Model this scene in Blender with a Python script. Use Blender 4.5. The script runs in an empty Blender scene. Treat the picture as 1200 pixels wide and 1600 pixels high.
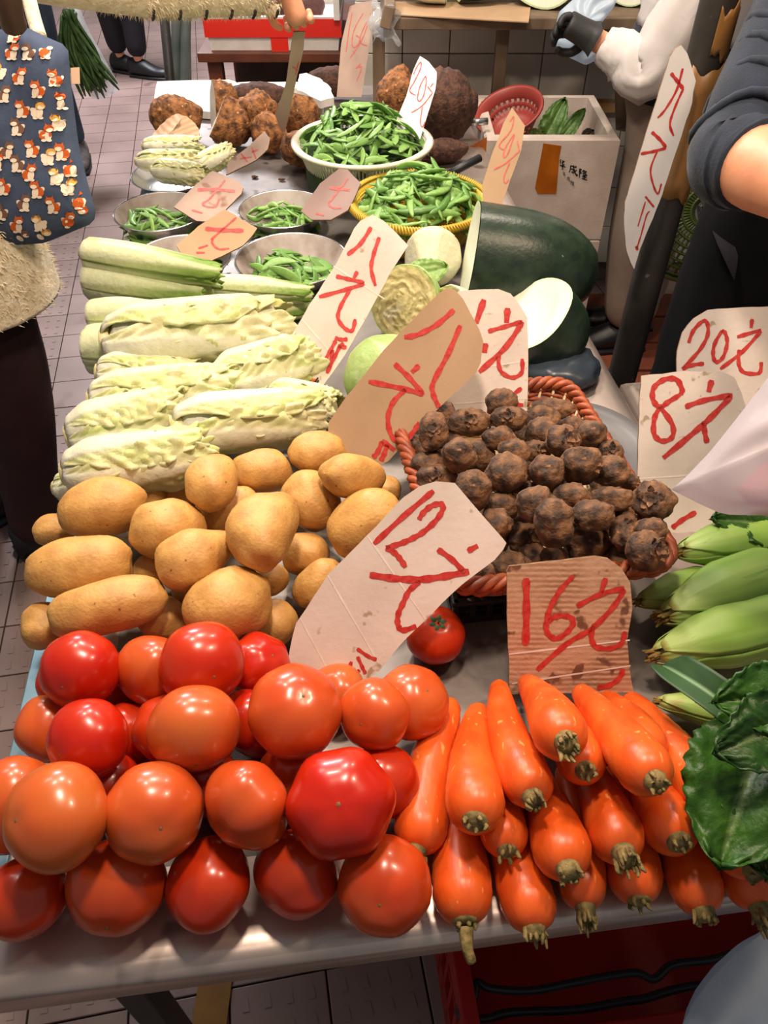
import bpy, bmesh, math, random
import numpy as np
from mathutils import Vector, Matrix, Quaternion, noise
random.seed(7); np.random.seed(7)
PI = math.pi
C = bpy.context.scene.collection
SC = bpy.context.scene
# ------------------------------------------------------------------ camera, world, lamps, exposure
FPX = 1220.0                      # focal length in pixels of a 1200x1600 frame
CAMZ, TZ = 1.55, 0.75             # eye height, table height
cam_d = bpy.data.cameras.new('camera'); cam = bpy.data.objects.new('camera', cam_d); C.objects.link(cam)
cam.location = (0, 0, CAMZ); cam.rotation_euler = (PI/4, 0, 0)
cam_d.sensor_fit = 'AUTO'; cam_d.sensor_width = 36.0; cam_d.lens = 36.0*FPX/1600.0
cam_d.clip_start = 0.02; cam_d.clip_end = 60
SC.camera = cam
SC.view_settings.view_transform = 'Standard'; SC.view_settings.look = 'None'
SC.view_settings.exposure = 0.0; SC.view_settings.gamma = 1.0; SC.view_settings.use_curve_mapping = False
w = bpy.data.worlds.new('world'); SC.world = w; w.use_nodes = True
w.node_tree.nodes['Background'].inputs[0].default_value = (0.95, 0.90, 0.88, 1)
w.node_tree.nodes['Background'].inputs[1].default_value = 0.21
def lamp(name, loc, power, col, size, aim=(0, 0, -1), spread=PI):
    d = bpy.data.lights.new(name, 'AREA'); d.shape = 'DISK'; d.size = size; d.energy = power; d.color = col; d.spread = spread
    o = bpy.data.objects.new(name, d); C.objects.link(o); o.location = loc
    o.rotation_euler = Vector(aim).to_track_quat('-Z', 'Y').to_euler(); return o
WARM = (1.0, 0.80, 0.62)
lamp('stall_light', (-0.03, 0.72, 2.15), 14.5, WARM, 0.16)
lamp('stall_light', (0.62, 0.68, 2.15), 8.5, (1.0, 0.74, 0.52), 0.16)
lamp('stall_light', (-0.15, 1.9, 2.3), 23, (1.0, 0.86, 0.72), 0.2)
lamp('stall_light', (0.55, 2.1, 2.4), 12, (1.0, 0.84, 0.68), 0.2)
lamp('stall_light', (-0.45, 1.30, 2.2), 9, (1.0, 0.84, 0.68), 0.16)  # added fill light, brightens the napa cabbages and potatoes
lamp('aisle_lamp', (-1.5, 5.2, 3.0), 210, (0.97, 0.95, 1.0), 1.0)
lamp('aisle_lamp', (-1.5, 2.6, 3.0), 17, (1.0, 0.95, 0.93), 0.8)
# ------------------------------------------------------------------ picture measuring helpers
S2 = math.sqrt(0.5)
def ray(px, py):
    u = (px-600.0)/FPX; v = (800.0-py)/FPX
    return Vector((u, S2*(1+v), -S2*(1-v)))            # unit step = one metre of depth along the axis
def PZ(px, py, z):  r = ray(px, py); return Vector((0, 0, CAMZ)) + r*((CAMZ-z)/-r.z)
def PY(px, py, y):  r = ray(px, py); return Vector((0, 0, CAMZ)) + r*(y/r.y)
def PD(px, py, d):  return Vector((0, 0, CAMZ)) + ray(px, py)*d
def depth(p): return S2*p.y + S2*(CAMZ-p.z)
# ------------------------------------------------------------------ objects
ORG = {}
def org(o): return ORG.get(o.name, Vector((0, 0, 0)))
def tag(o, label=None, cat=None, group=None, kind=None):
    if label: o['label'] = label
    if cat: o['category'] = cat
    if group: o['group'] = group
    if kind: o['kind'] = kind
    return o
def thing(name, loc, label, cat, group=None):
    o = bpy.data.objects.new(name, None); C.objects.link(o); o.location = loc; o.empty_display_size = .02
    ORG[o.name] = Vector(loc); return tag(o, label, cat, group)
def mdata(name, V, F, mats, smooth=True, fm=None, col=None):
    me = bpy.data.meshes.new(name); me.from_pydata([tuple(v) for v in V], [], F)
    for m in (mats if isinstance(mats, (list, tuple)) else [mats]): me.materials.append(m)
    if smooth: me.polygons.foreach_set('use_smooth', [True]*len(me.polygons))
    if fm is not None: me.polygons.foreach_set('material_index', fm)
    if col is not None:
        a = me.color_attributes.new('Col', 'FLOAT_COLOR', 'POINT')
        a.data.foreach_set('color', np.array([tuple(c)[:3]+(1,) for c in col], dtype=np.float32).ravel())
    me.update(); return me
def put(name, me, loc=(0, 0, 0), parent=None, rot=None, scale=None):
    o = bpy.data.objects.new(name, me); C.objects.link(o)
    if parent is not None: o.parent = parent
    o.location = loc
    if rot is not None:
        if isinstance(rot, Quaternion): o.rotation_mode = 'QUATERNION'; o.rotation_quaternion = rot
        else: o.rotation_euler = rot
    if scale is not None: o.scale = scale if hasattr(scale, '__len__') else (scale,)*3
    return o
def build(name, V, F, mats, parent=None, base=None, **k):
    """a mesh given in world coordinates; its origin goes to the parent's base or to its own base"""
    if parent is not None: b = org(parent); loc = (0, 0, 0)
    else:
        if base is None:
            A = np.array([tuple(v) for v in V]); mn = A.min(0); mx = A.max(0); base = ((mn[0]+mx[0])/2, (mn[1]+mx[1])/2, mn[2])
        b = Vector(base); loc = b
    me = mdata(name, [Vector(v)-b for v in V], F, mats, **k)
    o = put(name, me, loc, parent); ORG[o.name] = Vector(b); return o
class MB:
    """collects shapes into one mesh"""
    def __init__(s): s.V = []; s.F = []; s.M = []; s.K = []
    def add(s, V, F, m=0, col=None):
        n = len(s.V); s.V += [Vector(v) for v in V]; s.F += [tuple(i+n for i in f) for f in F]; s.M += [m]*len(F)
        s.K += list(col) if col is not None else [(1, 1, 1)]*len(V)
    def box(s, c, size, R=None, m=0, bev=0.0):
        x, y, z = [a/2 for a in size]; c = Vector(c)
        if bev > 0:
            bm = bmesh.new(); bmesh.ops.create_cube(bm, size=1)
            for v in bm.verts: v.co = Vector((v.co.x*size[0], v.co.y*size[1], v.co.z*size[2]))
            bmesh.ops.bevel(bm, geom=bm.edges[:]+bm.verts[:], offset=bev, segments=2, affect='EDGES', profile=.5)
            bm.verts.index_update(); V = [v.co.copy() for v in bm.verts]; F = [tuple(v.index for v in f.verts) for f in bm.faces]; bm.free()
        else:
            V = [Vector((a, b, d)) for a in (-x, x) for b in (-y, y) for d in (-z, z)]
            F = [(0, 1, 3, 2), (4, 6, 7, 5), (0, 4, 5, 1), (2, 3, 7, 6), (0, 2, 6, 4), (1, 5, 7, 3)]
        if R is not None: V = [R @ v for v in V]
        s.add([v+c for v in V], F, m)
    def tube(s, pts, r, n=8, closed=False, m=0, caps=True, col=None):
        V, F = tube(pts, r, n, closed, caps); s.add(V, F, m, [col]*len(V) if col else None)
    def lathe(s, prof, c=(0, 0, 0), n=48, m=0, R=None):
        V, F = lathe(prof, n)
        if R is not None: V = [R @ v for v in V]
        s.add([v+Vector(c) for v in V], F, m)
    def build(s, name, mats, parent=None, base=None, smooth=True, col=False):
        return build(name, s.V, s.F, mats, parent, base, smooth=smooth, fm=s.M, col=s.K if col else None)
def frames(pts, closed=False):
    P = [Vector(p) for p in pts]; n = len(P); T = []
    for i in range(n):
        a = P[(i-1) % n] if (closed or i > 0) else P[i]; b = P[(i+1) % n] if (closed or i < n-1) else P[i]
        t = (b-a); T.append(t.normalized() if t.length > 1e-9 else Vector((0, 0, 1)))
    up = Vector((0, 0, 1)) if abs(T[0].z) < .9 else Vector((1, 0, 0))
    out = []; N = (up - T[0]*up.dot(T[0])).normalized()
    for t in T:
        N = (N - t*N.dot(t)); N = N.normalized() if N.length > 1e-6 else t.orthogonal().normalized()
        out.append((t, N, t.cross(N)))
    return P, out
def tube(pts, r, n=8, closed=False, caps=True):
    P, fr = frames(pts, closed); V = []; F = []; m = len(P)
    for i, (p, (t, N, B)) in enumerate(zip(P, fr)):
        rr = r(i/(max(1, m-1))) if callable(r) else (r[i] if hasattr(r, '__len__') else r)
        for k in range(n):
            a = 2*PI*k/n; V.append(p + N*(math.cos(a)*rr) + B*(math.sin(a)*rr))
    for i in range(m if closed else m-1):
        j = (i+1) % m
        for k in range(n):
            F.append((i*n+k, i*n+(k+1) % n, j*n+(k+1) % n, j*n+k))
    if caps and not closed: F.append(tuple(range(n-1, -1, -1))); F.append(tuple((m-1)*n+k for k in range(n)))
    return V, F
def lathe(prof, n=48):
    V = []; F = []; m = len(prof)
    for (r, z) in prof:
        for k in range(n): a = 2*PI*k/n; V.append(Vector((r*math.cos(a), r*math.sin(a), z)))
    for i in range(m-1):
        for k in range(n): F.append((i*n+k, i*n+(k+1) % n, (i+1)*n+(k+1) % n, (i+1)*n+k))
    return V, F
def grid(nu, nv, f, closed_v=False):
    V = []; K = []
    for i in range(nu):
        for j in range(nv):
            r = f(i/(nu-1), j/((nv) if closed_v else (nv-1)))
            if isinstance(r, tuple) and len(r) == 2 and not isinstance(r[0], float): V.append(r[0]); K.append(r[1])
            else: V.append(r)
    F = []
    for i in range(nu-1):
        for j in range(nv if closed_v else nv-1):
            F.append((i*nv+j, i*nv+(j+1) % nv, (i+1)*nv+(j+1) % nv, (i+1)*nv+j))
    return V, F, K
def smoothline(P, n=6):
    """Catmull-Rom through points"""
    P = [Vector(p) for p in P]
    if len(P) < 3: return P
    out = []
    for i in range(len(P)-1):
        p0 = P[max(i-1, 0)]; p1 = P[i]; p2 = P[i+1]; p3 = P[min(i+2, len(P)-1)]
        for k in range(n):
            t = k/n; out.append(.5*((2*p1)+(p2-p0)*t+(2*p0-5*p1+4*p2-p3)*t*t+(3*p1-p0-3*p2+p3)*t**3))
    out.append(P[-1]); return out
def lerp(a, b, t): return a+(b-a)*t
def mixc(a, b, t): t = min(1, max(0, t)); return tuple(a[i]+(b[i]-a[i])*t for i in range(3))
def sst(a, b, x): t = min(1, max(0, (x-a)/(b-a))); return t*t*(3-2*t)
def nz(p, s=1.0, seed=0): return noise.noise(Vector(p)*s + Vector((seed*7.31, seed*3.17, seed*1.73)))
def solid(o, t, off=-1):
    m = o.modifiers.new('thickness', 'SOLIDIFY'); m.thickness = t; m.offset = off; return o
# ------------------------------------------------------------------ materials
def srgb(r, g, b):
    f = lambda c: (c/12.92 if c <= .04045 else ((c+.055)/1.055)**2.4)
    return (f(r/255), f(g/255), f(b/255))
def mat(name, col, col2=None, scale=8, rough=.5, bump=0, bscale=None, spot=None, sscale=40, sthr=.62, metal=0, vcol=False, sss=0,
        spec=.5, trans=0, alpha=1, coat=0, detail=4, tint=None, wave=None, thin=0, lo=.35, hi=.65, stretch=None, sheen=0):
    """procedural surface: two colours mixed by noise, optional specks, optional own colour per vertex or per object"""
    m = bpy.data.materials.new(name); m.use_nodes = True; nt = m.node_tree; N = nt.nodes; L = nt.links; b = N['Principled BSDF']
    tc = N.new('ShaderNodeTexCoord'); co = tc.outputs['Object']
    if stretch:
        mp = N.new('ShaderNodeMapping'); mp.inputs['Scale'].default_value = stretch; L.new(co, mp.inputs[0]); co = mp.outputs[0]
    def noi(s, d=detail):
        n = N.new('ShaderNodeTexNoise'); n.inputs['Scale'].default_value = s; n.inputs['Detail'].default_value = d; L.new(co, n.inputs['Vector']); return n.outputs[0]
    def ramp(fac, a, bb, ca=(0, 0, 0), cb=(1, 1, 1)):
        r = N.new('ShaderNodeValToRGB'); r.color_ramp.elements[0].position = a; r.color_ramp.elements[1].position = bb
        r.color_ramp.elements[0].color = (*ca, 1); r.color_ramp.elements[1].color = (*cb, 1); L.new(fac, r.inputs[0]); return r.outputs[0]
    def mix(fac, A, B, typ='MIX'):
        x = N.new('ShaderNodeMix'); x.data_type = 'RGBA'; x.blend_type = typ
        if hasattr(fac, 'node'): L.new(fac, x.inputs[0])
        else: x.inputs[0].default_value = fac
        for k, s in ((6, A), (7, B)):
            if hasattr(s, 'node'): L.new(s, x.inputs[k])
            else: x.inputs[k].default_value = (*s, 1)
        return x.outputs[2]
    c = None
    if tint:                                             # list of (position, colour) read from the object's own «tint»
        at = N.new('ShaderNodeAttribute'); at.attribute_type = 'OBJECT'; at.attribute_name = 'tint'
        ad = N.new('ShaderNodeMath'); ad.operation = 'MULTIPLY_ADD'; L.new(noi(scale, 2), ad.inputs[0]); ad.inputs[1].default_value = .5; L.new(at.outputs['Fac'], ad.inputs[2])
        sb = N.new('ShaderNodeMath'); sb.operation = 'SUBTRACT'; L.new(ad.outputs[0], sb.inputs[0]); sb.inputs[1].default_value = .25
        r = N.new('ShaderNodeValToRGB'); e = r.color_ramp.elements
        while len(e) < len(tint): e.new(.5)
        for k, (p, q) in enumerate(tint): e[k].position = p; e[k].color = (*q, 1)
        L.new(sb.outputs[0], r.inputs[0]); c = r.outputs[0]
    elif col2 is not None: c = ramp(noi(scale), lo, hi, col, col2)
    if vcol:
        a = N.new('ShaderNodeAttribute'); a.attribute_name = 'Col'
        c = mix(1.0, a.outputs['Color'], c, 'MULTIPLY') if c is not None else a.outputs['Color']
    if wave:
        wv = N.new('ShaderNodeTexWave'); wv.inputs['Scale'].default_value = wave[0]; wv.inputs['Distortion'].default_value = wave[1]; wv.bands_direction = wave[2]
        L.new(co, wv.inputs['Vector']); c = mix(ramp(wv.outputs['Fac'], .2, .9), c if c is not None else col, wave[3])
    if spot: c = mix(ramp(noi(sscale, 2), sthr, sthr+.06), c if c is not None else col, spot)
    if c is not None: L.new(c, b.inputs['Base Color'])
    else: b.inputs['Base Color'].default_value = (*col, 1)
    b.inputs['Roughness'].default_value = rough; b.inputs['Metallic'].default_value = metal
    b.inputs['Specular IOR Level'].default_value = spec; b.inputs['Transmission Weight'].default_value = trans; b.inputs['Alpha'].default_value = alpha
    b.inputs['Coat Weight'].default_value = coat; b.inputs['Sheen Weight'].default_value = sheen
    if sss: b.inputs['Subsurface Weight'].default_value = sss; b.inputs['Subsurface Radius'].default_value = (.02, .008, .004); b.inputs['Subsurface Scale'].default_value = .3
    if bump:
        bn = N.new('ShaderNodeBump'); bn.inputs['Strength'].default_value = bump; bn.inputs['Distance'].default_value = .004
        if wave and len(wave) > 4: L.new(wv.outputs['Fac'], bn.inputs['Height'])
        else: L.new(noi(bscale or scale*3), bn.inputs['Height'])
        L.new(bn.outputs[0], b.inputs['Normal'])
    if thin:                                             # translucent sheet: leaves, film
        tr = N.new('ShaderNodeBsdfTranslucent'); ms = N.new('ShaderNodeMixShader'); ms.inputs[0].default_value = thin
        if c is not None: L.new(c, tr.inputs[0])
        else: tr.inputs[0].default_value = (*col, 1)
        L.new(b.outputs[0], ms.inputs[1]); L.new(tr.outputs[0], ms.inputs[2]); L.new(ms.outputs[0], N['Material Output'].inputs[0])
    return m
M = {}
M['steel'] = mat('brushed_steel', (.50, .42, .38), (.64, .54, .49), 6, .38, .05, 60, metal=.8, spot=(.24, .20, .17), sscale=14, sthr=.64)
M['worktop'] = mat('stained_shaded_steel', (.15, .13, .12), (.27, .24, .22), 9, .46, .06, 70, metal=.6, spot=(.09, .075, .065), sscale=16, sthr=.62)  # stained steel, colour darkened further to stand for shade under the produce
M['bowl'] = mat('bowl_steel', (.55, .55, .56), (.68, .68, .69), 5, .28, metal=1)
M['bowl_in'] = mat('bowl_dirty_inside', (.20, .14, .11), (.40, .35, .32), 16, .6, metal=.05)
M['tile'] = mat('floor_tile_clay', srgb(126, 105, 99), srgb(147, 125, 119), 3, .45, .06, 90, spot=srgb(120, 94, 88), sscale=5, sthr=.66)
M['grout'] = mat('floor_grout', srgb(70, 52, 48), srgb(96, 76, 70), 20, .9)
M['walltile'] = mat('wall_tile_glaze', srgb(190, 184, 172), srgb(214, 208, 198), 3, .3, spot=srgb(130, 112, 92), sscale=9, sthr=.72)
M['wallgrout'] = mat('wall_grout', srgb(96, 82, 70), srgb(120, 104, 90), 12, .9)
M['tomato'] = mat('tomato_skin', (1, 0, 0), scale=.9, rough=.26, spec=.5, sss=.12, coat=.15,
                  tint=[(0, srgb(188, 106, 42)), (.32, srgb(200, 90, 38)), (.62, srgb(196, 64, 22)), (1, srgb(186, 30, 9))])
M['scar'] = mat('corky_scar', srgb(150, 110, 70), srgb(96, 70, 40), 60, .8)
M['calyx'] = mat('calyx_green', srgb(40, 66, 30), srgb(60, 86, 40), 40, .7)
M['carrot'] = mat('carrot_skin', srgb(214, 80, 22), srgb(230, 102, 34), 40, .36, .14, 120, sss=.1, spot=srgb(246, 150, 88), sscale=130, sthr=.66, stretch=(1, .35, 1))
M['stub'] = mat('carrot_stub', srgb(150, 128, 80), srgb(92, 84, 44), 120, .85, .4, 160)
M['potato'] = mat('potato_skin', srgb(208, 160, 88), srgb(186, 134, 70), 38, .52, .25, 230, spot=srgb(126, 84, 46), sscale=150, sthr=.71, sss=.06)
M['taro'] = mat('taro_skin', srgb(66, 48, 38), srgb(136, 96, 64), 42, .8, .8, 170, spot=srgb(160, 112, 72), sscale=90, sthr=.67, lo=.40, hi=.60)
M['bigtaro'] = mat('big_taro_bark', srgb(74, 42, 22), srgb(170, 112, 62), 60, .8, 1.0, 150, spot=srgb(198, 146, 92), sscale=80, sthr=.66)
M['darktaro'] = mat('dark_taro_bark', srgb(52, 30, 22), srgb(92, 58, 42), 70, .8, 1.0, 140)
M['flesh'] = mat('cut_taro_flesh', srgb(232, 224, 206), srgb(212, 200, 180), 30, .6, .2, 80)
M['pinkflesh'] = mat('cut_rhizome_flesh', srgb(232, 200, 168), srgb(214, 176, 142), 10, .55, wave=(30, 3, 'Z', srgb(206, 164, 128)))
M['cabbage'] = mat('cabbage_leaf', (1, 1, 1), (.92, .92, .86), 90, .42, .5, 90, vcol=True, spec=.4, thin=.22)
M['cabbagecut'] = mat('cut_cabbage_face', srgb(236, 226, 172), srgb(206, 188, 122), 70, .5, .3, 90)
M['pod'] = mat('pea_pod', srgb(96, 142, 62), scale=12, rough=.38, spec=.45, thin=.1, tint=[(0, srgb(84, 130, 54)), (.5, srgb(118, 164, 80)), (1, srgb(154, 194, 108))])
M['melon'] = mat('winter_melon_rind', srgb(22, 40, 30), srgb(40, 58, 42), 40, .34, .12, 140, spot=srgb(150, 160, 150), sscale=110, sthr=.75)
M['melonflesh'] = mat('winter_melon_flesh', srgb(232, 236, 218), srgb(222, 226, 200), 20, .5)
M['melonrim'] = mat('winter_melon_pale_rim', srgb(200, 216, 168), None, rough=.5)
M['husk'] = mat('corn_husk', (1, 1, 1), (.82, .84, .76), 6, .5, .10, 30, vcol=True, thin=.15, stretch=(1, 1, 1))
M['silk'] = mat('dry_corn_silk', srgb(146, 118, 58), srgb(92, 78, 34), 90, .9)
M['greens'] = mat('mustard_leaf', (1, 1, 1), (.72, .78, .66), 90, .42, .4, 120, vcol=True, thin=.25)
M['card'] = mat('cardboard_white', srgb(226, 214, 204), srgb(212, 198, 186), 9, .8, .10, 120, spot=srgb(176, 154, 128), sscale=55, sthr=.67)
M['cardw'] = mat('cardboard_clean', srgb(232, 230, 230), srgb(222, 219, 219), 9, .75)
M['cardbrown'] = mat('cardboard_brown', srgb(184, 152, 120), srgb(170, 140, 108), 9, .85, .05, 160)
M['carddirty'] = mat('cardboard_stained', srgb(192, 156, 126), srgb(150, 110, 82), 16, .85, .3, 120, spot=srgb(116, 78, 56), sscale=45, sthr=.62, wave=(60, 1.5, 'Z', srgb(200, 164, 134)))
M['cardpink'] = mat('cardboard_soiled', srgb(184, 160, 146), srgb(162, 138, 126), 9, .85, spot=srgb(140, 106, 88), sscale=20, sthr=.66)
M['cardfilm'] = mat('cardboard_in_film', srgb(150, 124, 116), srgb(128, 104, 96), 9, .35)
M['fluting'] = mat('cardboard_edge', srgb(150, 118, 88), srgb(110, 84, 62), 90, .9)
M['crease'] = mat('cardboard_crease', srgb(240, 230, 220), srgb(226, 212, 200), 40, .8)
M['red'] = mat('red_marker', srgb(184, 34, 30), srgb(204, 66, 56), 160, .6)
M['redthin'] = mat('red_marker_thin', srgb(196, 74, 70), srgb(206, 100, 92), 120, .6)
M['black'] = mat('black_ink', (.01, .01, .012), rough=.6)
M['orange'] = mat('orange_ink', srgb(226, 96, 40), rough=.6)
M['foam'] = mat('polystyrene_foam', srgb(230, 226, 220), srgb(216, 210, 202), 20, .75, .12, 220, spot=srgb(180, 164, 146), sscale=12, sthr=.7)
M['foamdirty'] = mat('polystyrene_dirty', srgb(206, 192, 182), srgb(186, 170, 158), 10, .75, .12, 220)
M['tape'] = mat('brown_parcel_tape', srgb(186, 104, 26), srgb(160, 84, 20), 20, .25, alpha=.92)
M['redtape'] = mat('red_tape', srgb(222, 42, 28), rough=.35)
M['whiteplastic'] = mat('white_plastic', srgb(226, 222, 204), srgb(214, 210, 190), 8, .4)
M['yellowplastic'] = mat('yellow_plastic', srgb(208, 176, 60), srgb(188, 152, 44), 10, .45)
M['redplastic'] = mat('red_plastic', srgb(150, 62, 54), srgb(136, 52, 46), 8, .4)
M['crate_red'] = mat('crate_red', srgb(170, 18, 14), srgb(140, 12, 10), 6, .4)
M['blackplastic'] = mat('black_plastic', (.012, .012, .013), rough=.45)
M['greenplastic'] = mat('green_plastic', srgb(62, 76, 30), srgb(50, 62, 24), 6, .45)
M['wicker'] = mat('wicker_brown', srgb(168, 84, 46), srgb(130, 58, 30), 40, .5, .2, 120)
M['wickerpale'] = mat('wicker_pale', srgb(226, 202, 160), srgb(206, 176, 130), 40, .6)
M['wood'] = mat('old_wood', srgb(124, 104, 84), srgb(84, 68, 54), 9, .75, .25, 60, stretch=(1, 1, .2))
M['brownwood'] = mat('brown_table_wood', srgb(110, 58, 36), srgb(86, 44, 28), 9, .5)
M['pole'] = mat('painted_pole', srgb(52, 48, 44), srgb(30, 28, 26), 8, .5, .2, 70, spot=srgb(118, 116, 108), sscale=42, sthr=.70)
M['kraft'] = mat('kraft_paper', srgb(150, 108, 56), srgb(126, 88, 44), 7, .5)
M['skin'] = mat('skin', srgb(222, 158, 124), srgb(206, 138, 104), 12, .45, .08, 160, sss=.15)
M['jeans'] = mat('denim', srgb(52, 68, 88), srgb(38, 50, 68), 10, .85, .1, 200)
M['darkcloth'] = mat('dark_trouser_cloth', srgb(22, 20, 30), srgb(30, 28, 38), 12, .85)
M['maroon'] = mat('maroon_trouser_cloth', srgb(52, 18, 20), srgb(34, 12, 14), 9, .9, .15, 90)
M['greycloth'] = mat('grey_trouser_cloth', srgb(146, 130, 116), srgb(122, 108, 96), 6, .85, .15, 60)
M['whitecloth'] = mat('white_shirt_cloth', srgb(214, 208, 206), srgb(200, 195, 194), 4, .9, .2, 30)
M['navy'] = mat('navy_knit', srgb(30, 41, 58), srgb(22, 31, 46), 30, .9, .2, 300, sheen=.1)
M['apron'] = mat('black_apron', srgb(8, 8, 11), srgb(13, 13, 16), 8, .9, spec=.15)
M['coat'] = mat('cream_fleece', srgb(240, 226, 194), srgb(216, 198, 162), 60, .95, .8, 120, sheen=.5)
M['coatmark'] = mat('dark_fleece_stripe', srgb(60, 52, 48), rough=.95)
M['brownleather'] = mat('brown_leather', srgb(70, 46, 32), srgb(50, 32, 22), 9, .6)
M['shoe'] = mat('black_shoe', srgb(18, 18, 22), srgb(28, 28, 32), 9, .45)
M['sneaker'] = mat('dark_sneaker', srgb(58, 52, 50), srgb(96, 90, 88), 30, .7)
M['glove'] = mat('black_glove', srgb(24, 24, 26), srgb(36, 36, 38), 20, .6)
M['bagblue'] = mat('pale_blue_film', srgb(196, 216, 234), srgb(220, 232, 244), 8, .3, .3, 14, thin=.5)
M['bagwhite'] = mat('white_film', srgb(226, 222, 228), srgb(212, 210, 220), 6, .32, .35, 12, thin=.4, alpha=.66)
M['bagclear'] = mat('clear_film', srgb(236, 240, 244), srgb(220, 226, 232), 8, .15, .4, 16, thin=.2, alpha=.24)
M['pinkstuff'] = mat('pink_goods', srgb(232, 120, 124), srgb(240, 170, 170), 12, .6)
M['tote'] = mat('navy_canvas', srgb(70, 84, 110), srgb(60, 72, 96), 30, .9, .1, 300)
M['fox'] = mat('print_orange', srgb(204, 92, 28), rough=.9)
M['cream'] = mat('print_cream', srgb(240, 222, 200), rough=.9)
M['brownprint'] = mat('print_brown', srgb(120, 84, 66), rough=.9)
M['yellowprint'] = mat('print_yellow', srgb(226, 170, 72), rough=.9)
M['labeltag'] = mat('woven_label', srgb(226, 190, 160), rough=.9)
M['chive'] = mat('chive_green', srgb(40, 70, 26), srgb(66, 96, 40), 40, .5)
M['meat'] = mat('dark_meat', srgb(84, 48, 44), srgb(120, 78, 74), 20, .45, .4, 40)
M['blueedge'] = mat('steel_blue_film', srgb(150, 186, 200), srgb(120, 150, 164), 10, .35, metal=.6)
M['greytray'] = mat('grey_tray', srgb(104, 104, 108), srgb(88, 88, 92), 6, .4, spot=srgb(200, 200, 200), sscale=60, sthr=.76)
M['greybag'] = mat('grey_blue_film', srgb(66, 78, 92), srgb(46, 54, 64), 9, .3)
M['yellowtile'] = mat('ochre_strip', srgb(150, 104, 36), srgb(128, 86, 28), 12, .6)
M['redfloor'] = mat('red_crate_wood', srgb(150, 78, 50), srgb(120, 58, 38), 8, .7)
# ------------------------------------------------------------------ setting: floor, back wall, tables
TH = math.radians(7.0)
EX = Vector((math.cos(TH), math.sin(TH), 0)); EY = Vector((-math.sin(TH), math.cos(TH), 0)); T0 = Vector((-.383, .179, 0))
RT = Matrix.Rotation(TH, 3, 'Z')
def TB(a, b, z=0): return T0 + EX*a + EY*b + Vector((0, 0, z))
def project(p):
    d = depth(p); return (600+FPX*p.x/d, 800-FPX*((p.y*S2+(p.z-CAMZ)*S2)/d)) if d > .05 else (-9999, -9999)
fl = build('floor', [(-6, -2, -.012), (6, -2, -.012), (6, 10, -.012), (-6, 10, -.012)], [(0, 1, 2, 3)], M['grout'], base=(0, 0, -.012)); tag(fl, kind='structure')
TA = math.radians(10.2); RA = Matrix.Rotation(TA, 3, 'Z'); TWX, TWY = .170, .147
def tile_mb(R, c, dash=True):
    m = MB(); m.box(Vector(c)+Vector((0, 0, -.005)), (TWX-.0035, TWY-.0035, .010), R, 0, .0015)
    if dash:
        for i in range(4):
            for j in range(3):
                q = R @ Vector(((i-1.5)*.038, (j-1)*.044, .0014)); V = [R @ Vector((a, b, 0)) + q + Vector(c) for a, b in ((-.006, -.012), (.006, -.012), (.004, .010), (-.004, .010))]
                m.add(V + [v-Vector((0, 0, .003)) for v in V], [(0, 1, 2, 3), (0, 4, 5, 1), (1, 5, 6, 2), (2, 6, 7, 3), (3, 7, 4, 0)])
    return m
near = []; far = []
for i in range(-18, 22):
    for j in range(-6, 62):
        p = RA @ Vector((i*TWX+.055, j*TWY+.05, 0))
        px, py = project(p)
        if -60 < px < 1260 and -10 < py < 1680 and p.y > .0 and p.x < 1.4:
            a = (p-T0).dot(EX); b = (p-T0).dot(EY)
            hid = (120 < px < 900 and 140 < py < 1440) or (px > 880 and 480 < py < 1440) or (px >= 900 and py < 560)
            (far if hid or py < 215 else near).append(p)
        elif -1.9 < p.x < 1.6 and -.3 < p.y < 7.5: far.append(p)
near.sort(key=lambda p: depth(p)); far += near[298:]; near = near[:298]
tm = mdata('floor_tile', *(lambda m: (m.V, m.F))(tile_mb(RA, (0, 0, 0))), M['tile'], smooth=False)
for p in near: put('floor_tile', tm, (p.x, p.y, .012), fl)
m = MB()
for p in far:
    V = [RA @ Vector((a*(TWX-.0035)/2, b*(TWY-.0035)/2, 0)) + p for a, b in ((-1, -1), (1, -1), (1, 1), (-1, 1))]
    m.add(V + [v-Vector((0, 0, .01)) for v in V], [(0, 1, 2, 3), (0, 4, 5, 1), (1, 5, 6, 2), (2, 6, 7, 3), (3, 7, 4, 0)])
tag(m.build('distant_tiles', M['tile'], fl, smooth=False), kind='stuff')
WY = 2.85
wl = build('wall_back', [(-.05, WY+.006, -.01), (3, WY+.006, -.01), (3, WY+.006, 2.6), (-.05, WY+.006, 2.6), (-.05, WY+.15, -.01), (3, WY+.15, -.01), (3, WY+.15, 2.6), (-.05, WY+.15, 2.6)],
           [(0, 1, 2, 3), (5, 4, 7, 6), (4, 0, 3, 7), (1, 5, 6, 2), (3, 2, 6, 7)], M['wallgrout'], base=(1.4, WY, 0), smooth=False); tag(wl, kind='structure')
mw = MB(); mw.box((0, 0, 0), (.149, .014, .142), None, 0, .002); wm = mdata('wall_tile', mw.V, mw.F, M['walltile'], smooth=False)
for i in range(0, 12):
    for j in range(-3, 3):
        put('wall_tile', wm, (.06+.152*(i-.5)-1.4, 0, .81+.145*(j+.5)), wl)
m = MB()
for i in range(0, 19):
    for j in range(-5, 12):
        if i < 12 and -3 <= j < 3: continue
        m.box((.06+.152*(i-.5), WY, .81+.145*(j+.5)), (.149, .014, .142))
tag(m.build('outer_wall_tiles', M['walltile'], wl, smooth=False), kind='stuff')
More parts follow.
